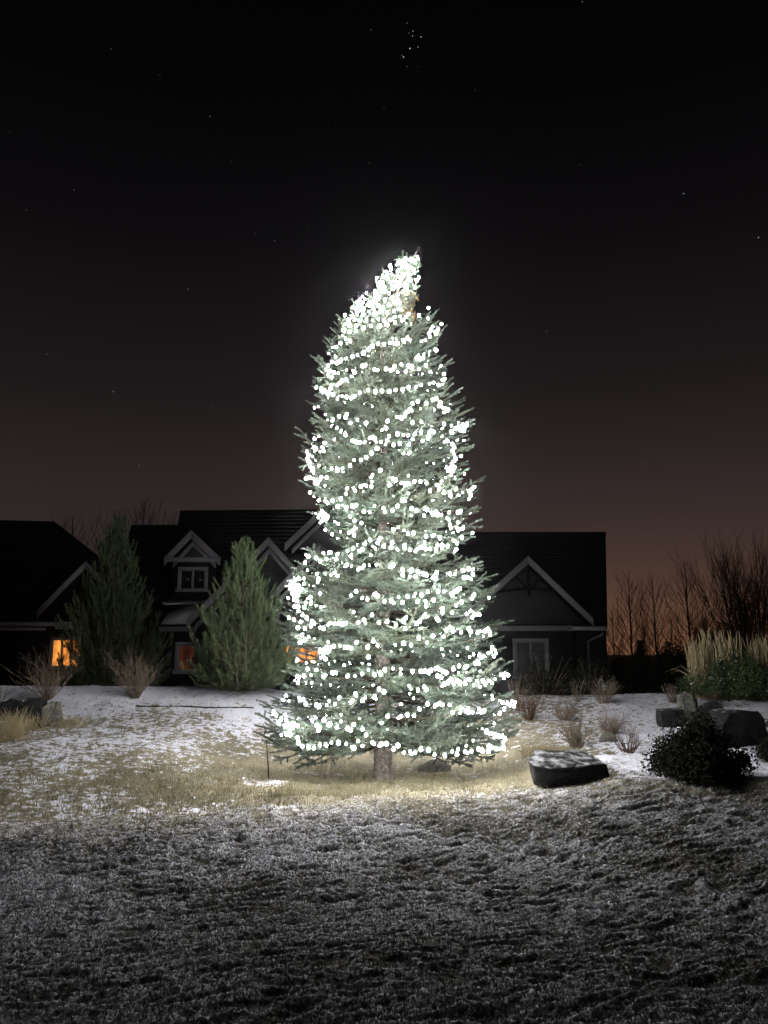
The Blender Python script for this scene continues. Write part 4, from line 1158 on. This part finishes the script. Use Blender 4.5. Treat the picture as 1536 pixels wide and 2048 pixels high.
GR = 'rocks on the slope'
# flat slab
p = gp(1140, 1566); p.y += .06; p.z = gz(p.x, p.y)
slab = rock('flat_slab', 'flat topped stone slab with a dusting of snow, right of the spruce on the slope', p,
     [(-.30, -.17, -.05), (.42, -.19, -.05), (.40, .18, -.05), (-.33, .18, -.05), (-.43, -.15, .19), (-.45, -.05, .22), (-.31, .21, .30), (.24, .25, .29), (.33, .02, .245), (.35, -.20, .20), (-.26, -.23, .165), (-.40, -.10, .05)], M_ROCK, 1, group=GR, rot=.12, amp=.008)
# irregular dusting on the slab's top
def dusting(parent, pts, name='snow_dusting'):
    mb = MB(); mb.prism([Vector(q) for q in pts], (0, 0, .010)); return mb.build(name, M_SNOW, parent)
# upright stone, block, boulders
p = gp(1376, 1442); rock('upright_stone', 'pale faced upright stone standing behind the black bush, taller than the block beside it', p,
     [(-.13, -.10, -.05), (.13, -.13, -.05), (.15, .12, -.05), (-.11, .12, -.05), (-.14, -.08, .36), (-.05, -.06, .45), (.04, -.10, .40), (.08, .0, .44), (.16, -.06, .31), (.16, .10, .27), (-.10, .10, .40)], M_PALEROCK, 2, group=GR, rot=.25, amp=.008)
p = gp(1342, 1452); rock('stone_block', 'low dark stone block left of the pale upright stone', p,
     [(-.17, -.12, -.05), (.20, -.12, -.05), (.20, .14, -.05), (-.16, .14, -.05), (-.19, -.12, .24), (.18, -.12, .25), (.18, .14, .25), (-.18, .14, .25)], M_ROCK, 3, group=GR)
p = gp(1384, 1444); p.y -= .22; p.z = gz(p.x, p.y); rock('small_stone', 'small pale stone lying at the foot of the upright stone', p,
     [(-.06, -.06, -.02), (.10, -.06, -.02), (.10, .07, -.02), (-.05, .07, -.02), (-.05, -.03, .08), (.04, -.02, .14), (.11, .02, .15), (.03, .06, .13)], M_PALEROCK, 4, amp=.006, group=GR)
p = gp(1488, 1498); p.y += .22; p.z = gz(p.x, p.y); rock('boulder', 'largest dark boulder, behind and right of the black bush', p,
     [(-.28, -.10, -.05), (.34, -.14, -.05), (.36, .25, -.05), (-.30, .25, -.05), (-.32, -.14, .26), (-.22, -.17, .42), (-.06, -.18, .47), (.22, -.20, .45), (.32, -.20, .34), (.38, -.18, .12), (.26, .2, .44), (-.24, .2, .46)], M_ROCK, 5, group=GR, rot=.30)
p = gp(1424, 1474); p.y += .15; p.z = gz(p.x, p.y); rock('boulder', 'grey ridged boulder between the black bush and the largest boulder', p,
     [(-.25, -.15, -.05), (.25, -.15, -.05), (.25, .2, -.05), (-.25, .2, -.05), (-.20, -.05, .30), (-.05, .0, .42), (.18, .0, .50), (.26, -.1, .30), (.15, .18, .44)], M_ROCK, 6, group=GR)
p = gp(1550, 1455); rock('small_stone', 'dark stone cut off by the right edge of the picture', p,
     [(-.15, -.1, -.05), (.2, -.1, -.05), (.2, .15, -.05), (-.14, .15, -.05), (-.1, -.05, .18), (.1, 0, .22), (.18, .1, .2)], M_ROCK, 7, group=GR)
p = gp(70, 1452); rock('boulder', 'split grey boulder at the left, half hidden by yellow grass', p,
     [(-.26, -.18, -.05), (.16, -.18, -.05), (.14, .2, -.05), (-.26, .2, -.05), (-.24, -.12, .28), (-.10, -.04, .42), (.06, .0, .40), (.12, -.1, .24), (.08, .16, .36), (-.2, .16, .36)], M_ROCK, 8, group=GR)
p = gp(92, 1450); p.y -= .05; rock('boulder', 'pale lichen covered stone leaning right of the split boulder', p,
     [(-.14, -.14, -.05), (.22, -.14, -.05), (.22, .16, -.05), (-.1, .16, -.05), (-.02, -.10, .26), (.08, -.02, .36), (.22, .0, .33), (.28, -.05, .16), (.18, .14, .30)], M_PALEROCK, 9, group=GR)
p = gp(20, 1436); rock('boulder', 'grey boulder nearest the left edge with snow on top', p,
     [(-.22, -.15, -.05), (.18, -.15, -.05), (.18, .2, -.05), (-.22, .2, -.05), (-.2, -.08, .22), (-.02, 0, .30), (.14, -.02, .26), (.1, .16, .26)], M_ROCK, 10, group=GR)
p = gp(870, 1542); p.y += .1; p.z = gz(p.x, p.y); rock('flat_stone', 'flat tan stone lying in dry grass behind the trunk', p,
     [(-.24, -.12, -.03), (.20, -.12, -.03), (.22, .14, -.03), (-.2, .14, -.03), (-.22, -.10, .06), (-.05, -.02, .13), (.12, 0, .12), (.22, -.06, .05), (.05, .12, .12)], M_PALEROCK, 12, amp=.008, group=GR)
p = gp(1215, 1482); rock('small_stone', 'tan stone half hidden by wispy shrubs on the snow slope', p,
     [(-.12, -.08, -.03), (.14, -.08, -.03), (.12, .1, -.03), (-.1, .1, -.03), (-.1, -.04, .09), (0, 0, .14), (.12, -.02, .08), (.05, .08, .12)], M_PALEROCK, 13, amp=.008, group=GR)

# ------------------------------------------------------------------ bare trees beyond
def bare_tree(label, loc, H, seed, kind='upright', group='bare trees beyond the houses'):
    r_ = random.Random(seed)
    root = thing('bare_tree', label, 'tree', loc, group)
    tr_, cr_ = MB(), MB()
    if kind == 'upright':
        hz = np.linspace(-.2, H, 12); wob = [(r_.gauss(0, .03) * H * .1, 0, h) for h in hz]
        tr_.tube(wob, np.linspace(H * .014, H * .002, 12), 5)
        for i in range(46):
            f = .12 + .84 * (i + r_.random()) / 46; a = i * 2.4 + r_.uniform(-.4, .4); el = .9 + .5 * f
            L = H * (.34 * (1 - f) ** .8 + .05) * r_.uniform(.7, 1.2)
            d = (math.cos(a), math.sin(a), el * 1.1)
            b = (np.interp(f * H, hz, [q[0] for q in wob]), 0, f * H)
            grow(cr_, b, d, L, H * .0042 * (1.15 - f), 2 if f < .8 else 1, r_, .08, .10, (2, 3), 3, 4, 0, .32)
    else:
        for s_ in range(9):
            a = r_.uniform(0, 6.28); tl = r_.uniform(.03, .20)
            grow(tr_, (math.cos(a) * .2, math.sin(a) * .2, -.2), (math.cos(a) * tl, math.sin(a) * tl, 1), H * r_.uniform(.5, .62), H * .008, 0, r_, .03, .05, (2, 3), 5, 7)
        for s_ in range(110):
            a = r_.uniform(0, 6.28); tl = r_.uniform(.03, .42); f = r_.uniform(.04, .62)
            b = np.array([math.cos(a) * tl, math.sin(a) * tl, 1]) * f * H * .9
            grow(cr_, b, (math.cos(a) * tl * 1.3, math.sin(a) * tl * 1.3, 1), H * (.40 - .30 * f) * r_.uniform(.7, 1.05), H * .0034 * (1.1 - f), 2, r_, .06, .10, (3, 4), 3, 4, 0, .30)
    tr_.build('trunk', M_TREEBARK, root); cr_.build('crown', M_TREEBARK, root)
    return root
def far(px, py_top, Y, label, seed, kind='upright'):
    q = at(px, 1300, Y); q.z = gz(q.x, q.y)
    bare_tree(label, q, at(px, py_top, Y).z - q.z, seed, kind)
far(1264, 1145, 46, 'slender bare tree nearest the right corner of the gabled house', 101)
far(1313, 1152, 47, 'slender bare tree in the middle of the orange glow', 102)
far(1381, 1122, 42, 'bare tree with open spreading branches, right of the two slender ones', 103)
far(1500, 1030, 27, 'big dense bare tree towering at the right edge', 104, 'vase')
far(1228, 1215, 50, 'small bare tree tucked behind the corner of the gabled house', 105)
far(1345, 1222, 52, 'low bare tree between the slender tree and the open spreading one', 106)
far(1290, 1235, 55, 'lowest thin bare tree in the orange glow', 107)
far(1420, 1200, 40, 'bare tree overlapping the left side of the big dense bare tree', 108, 'vase')
far(273, 1004, 48, 'bare treetop showing above the lower left roof of the gabled house', 109)
far(222, 1022, 50, 'bare treetop behind the tip of the taller shadowy pine', 110)
far(128, 1030, 52, 'thin bare treetop above the hip of the left house roof', 111)
far(335, 1036, 60, 'faint bare twig top beside the high roof of the gabled house', 112)
# thickets against the glow, one dark conifer, a shed-like dark hedge
for i, (px, top_, Y, lab) in enumerate(((1240, 1270, 38, 'dense bare thicket against the house corner'), (1300, 1275, 44, 'bare thicket at the foot of the slender trees'),
                                      (1365, 1262, 36, 'bare thicket left of the feather grass'), (1440, 1225, 33, 'dark leafless thicket behind the feather grass'), (1520, 1240, 31, 'dark leafless thicket at the right edge'))):
    q = at(px, 1300, Y); q.z = gz(q.x, q.y)
    H = at(px, top_, Y).z - q.z
    shrub('thicket', lab, 'thicket', q, H * .72, .55, 90, M_TREEBARK, 120 + i, 2, .013, 'bare thickets beyond the berm')
q = at(1281, 1300, 33); q.z = gz(q.x, q.y); H = at(1281, 1284, 33).z - q.z
cn = thing('small_conifer', 'small black conifer silhouette against the orange glow', 'tree', q)
t_ = MB(); t_.tube([(0, 0, -.1), (0, 0, H * .9)], [.06, .01], 6); t_.build('trunk', M_TREEBARK, cn)
fo = MB(); cs = []
for k in range(420):
    f = random.random() ** 1.3; a = random.uniform(0, 6.28); rr = (.55 * (1 - f) + .03) * math.sqrt(random.random()); cs.append((math.cos(a) * rr, math.sin(a) * rr, f * H))
leaf_cloud(fo, cs, 14, .05, .09); fo.build('crown', M_DARKFOL, cn)
for i, (px, w_, top_, Y, lab) in enumerate(((1345, 1.15, 1312, 30, 'black clipped hedge mass below the slender trees'), (1250, .9, 1335, 31, 'low black hedge by the house corner'), (1460, 1.6, 1290, 29, 'dark hedge mass behind the feather grass'))):
    q = at(px, 1330, Y); q.z = gz(q.x, q.y)
    leafy('hedge', lab, 'hedge', q, w_, .7, at(px, top_, Y).z - q.z, 190, M_DARKFOL, 140 + i, .10, 26, 0, 'dark hedges beyond the berm', M_TREEBARK)

# ------------------------------------------------------------------ small things
# shepherd's hook lantern among the dried stalks
p = gp(1203, 1404)
gl = thing('garden_lantern', 'small hooked garden lantern standing among pale dried stalks', 'lantern', p)
t_ = MB(); hk = [(-.03, 0, -.05), (-.03, 0, .33)] + [(-.03 + .045 * (1 - math.cos(a)), 0, .33 + .06 * math.sin(a)) for a in np.linspace(.3, math.pi, 7)]
t_.tube(hk, .005, 5); t_.build('hook', M_METAL, gl)
t_ = MB()
t_.tube([(.06, 0, .33), (.06, 0, .31), (.06, 0, .27), (.06, 0, .262)], [.004, .012, .05, .05], 10); t_.build('shade', M_METAL, gl)
t_ = MB(); t_.tube([(.06, 0, .262), (.06, 0, .20), (.06, 0, .19)], [.022, .026, .012], 8); t_.build('body', M_METAL, gl)
# thin black strip along the foot of the snow bank
t_ = MB(); pts = []
for i in range(40):
    px = 272 + 235 * i / 39; py = 1413 + 4 * i / 39 + .8 * math.sin(i * .31)
    q = hit(px, py); pts.append((q.x, q.y, q.z + .008))
t_.tube(pts, .013, 6)
tag(t_.build('black_strip', M_CABLE), 'thin black strip lying along the lower edge of the snow bank, left of the spruce', 'hose')

# ------------------------------------------------------------------ stars
def star_mesh():
    mb = MB(); s = .5
    mb.add([(s, 0, 0), (-s, 0, 0), (0, s, 0), (0, -s, 0), (0, 0, s), (0, 0, -s)],
           [(0, 2, 4), (2, 1, 4), (1, 3, 4), (3, 0, 4), (2, 0, 5), (1, 2, 5), (3, 1, 5), (0, 3, 5)])
    return mb
SM = emit('starlight', (.92, .95, 1.0), .62)
stars = MB(); oc = star_mesh()
SL = [(826, 62, 1.0), (825, 72, 1.1), (842, 74, 1.3), (836, 94, 1.0), (820, 97, 1.6), (807, 114, 1.4), (814, 46, .6), (742, 60, .6), (818, 66, .5), (804, 111, .6),
      (814, 133, .5), (836, 133, .6), (672, 241, .5), (768, 218, .5), (794, 245, .5), (420, 233, .9), (461, 323, .8), (739, 326, 1.1), (376, 578, 1.1), (549, 481, 1.0),
      (521, 466, .7), (510, 467, .6), (617, 458, .6), (640, 480, .5), (1367, 387, 1.1), (1517, 475, 1.2), (1257, 609, .9), (1093, 663, 1.2), (985, 695, .6), (226, 783, .9),
      (94, 708, .6), (424, 810, .7), (278, 930, .7), (1285, 928, .8), (1072, 916, .6), (1478, 757, .6), (1160, 330, .6), (222, 98, .5), (530, 113, .5), (1165, 3, .7),
      (20, 265, .5), (860, 300, .4), (950, 180, .4), (1004, 417, .5), (320, 150, .4), (148, 380, .5), (496, 388, .5), (556, 995, .6), (1130, 945, .5), (52, 420, .4)]
for px, py, b in SL:
    a, c = ray(px, py)
    d = Vector((a, 1, c)).normalized() * 900
    stars.add([Vector(v) * (b * .95) + d + Vector((0, 0, EYE)) for v in oc.v[0]], oc.f[0])
tag(stars.build('stars', SM), 'faint stars with one tight cluster high in the black sky', kind='stuff')

# ------------------------------------------------------------------ thin frosty air that glows round the bulbs
if HAZE_DENSITY > 0:
    hz = MB(); hz.box((-640, -12, -1.8), (640, 205, 9.5))
    m = bpy.data.materials.new('frosty_air'); m.use_nodes = True
    t = m.node_tree; t.nodes.clear()
    o = N(t, 'ShaderNodeOutputMaterial'); pv = N(t, 'ShaderNodeVolumePrincipled')
    pv.inputs['Color'].default_value = (.95, .95, 1, 1); pv.inputs['Density'].default_value = HAZE_DENSITY
    pv.inputs['Anisotropy'].default_value = .98
    t.links.new(pv.outputs[0], o.inputs['Volume'])
    tag(hz.build('haze', m), 'thin frosty night air', kind='stuff')
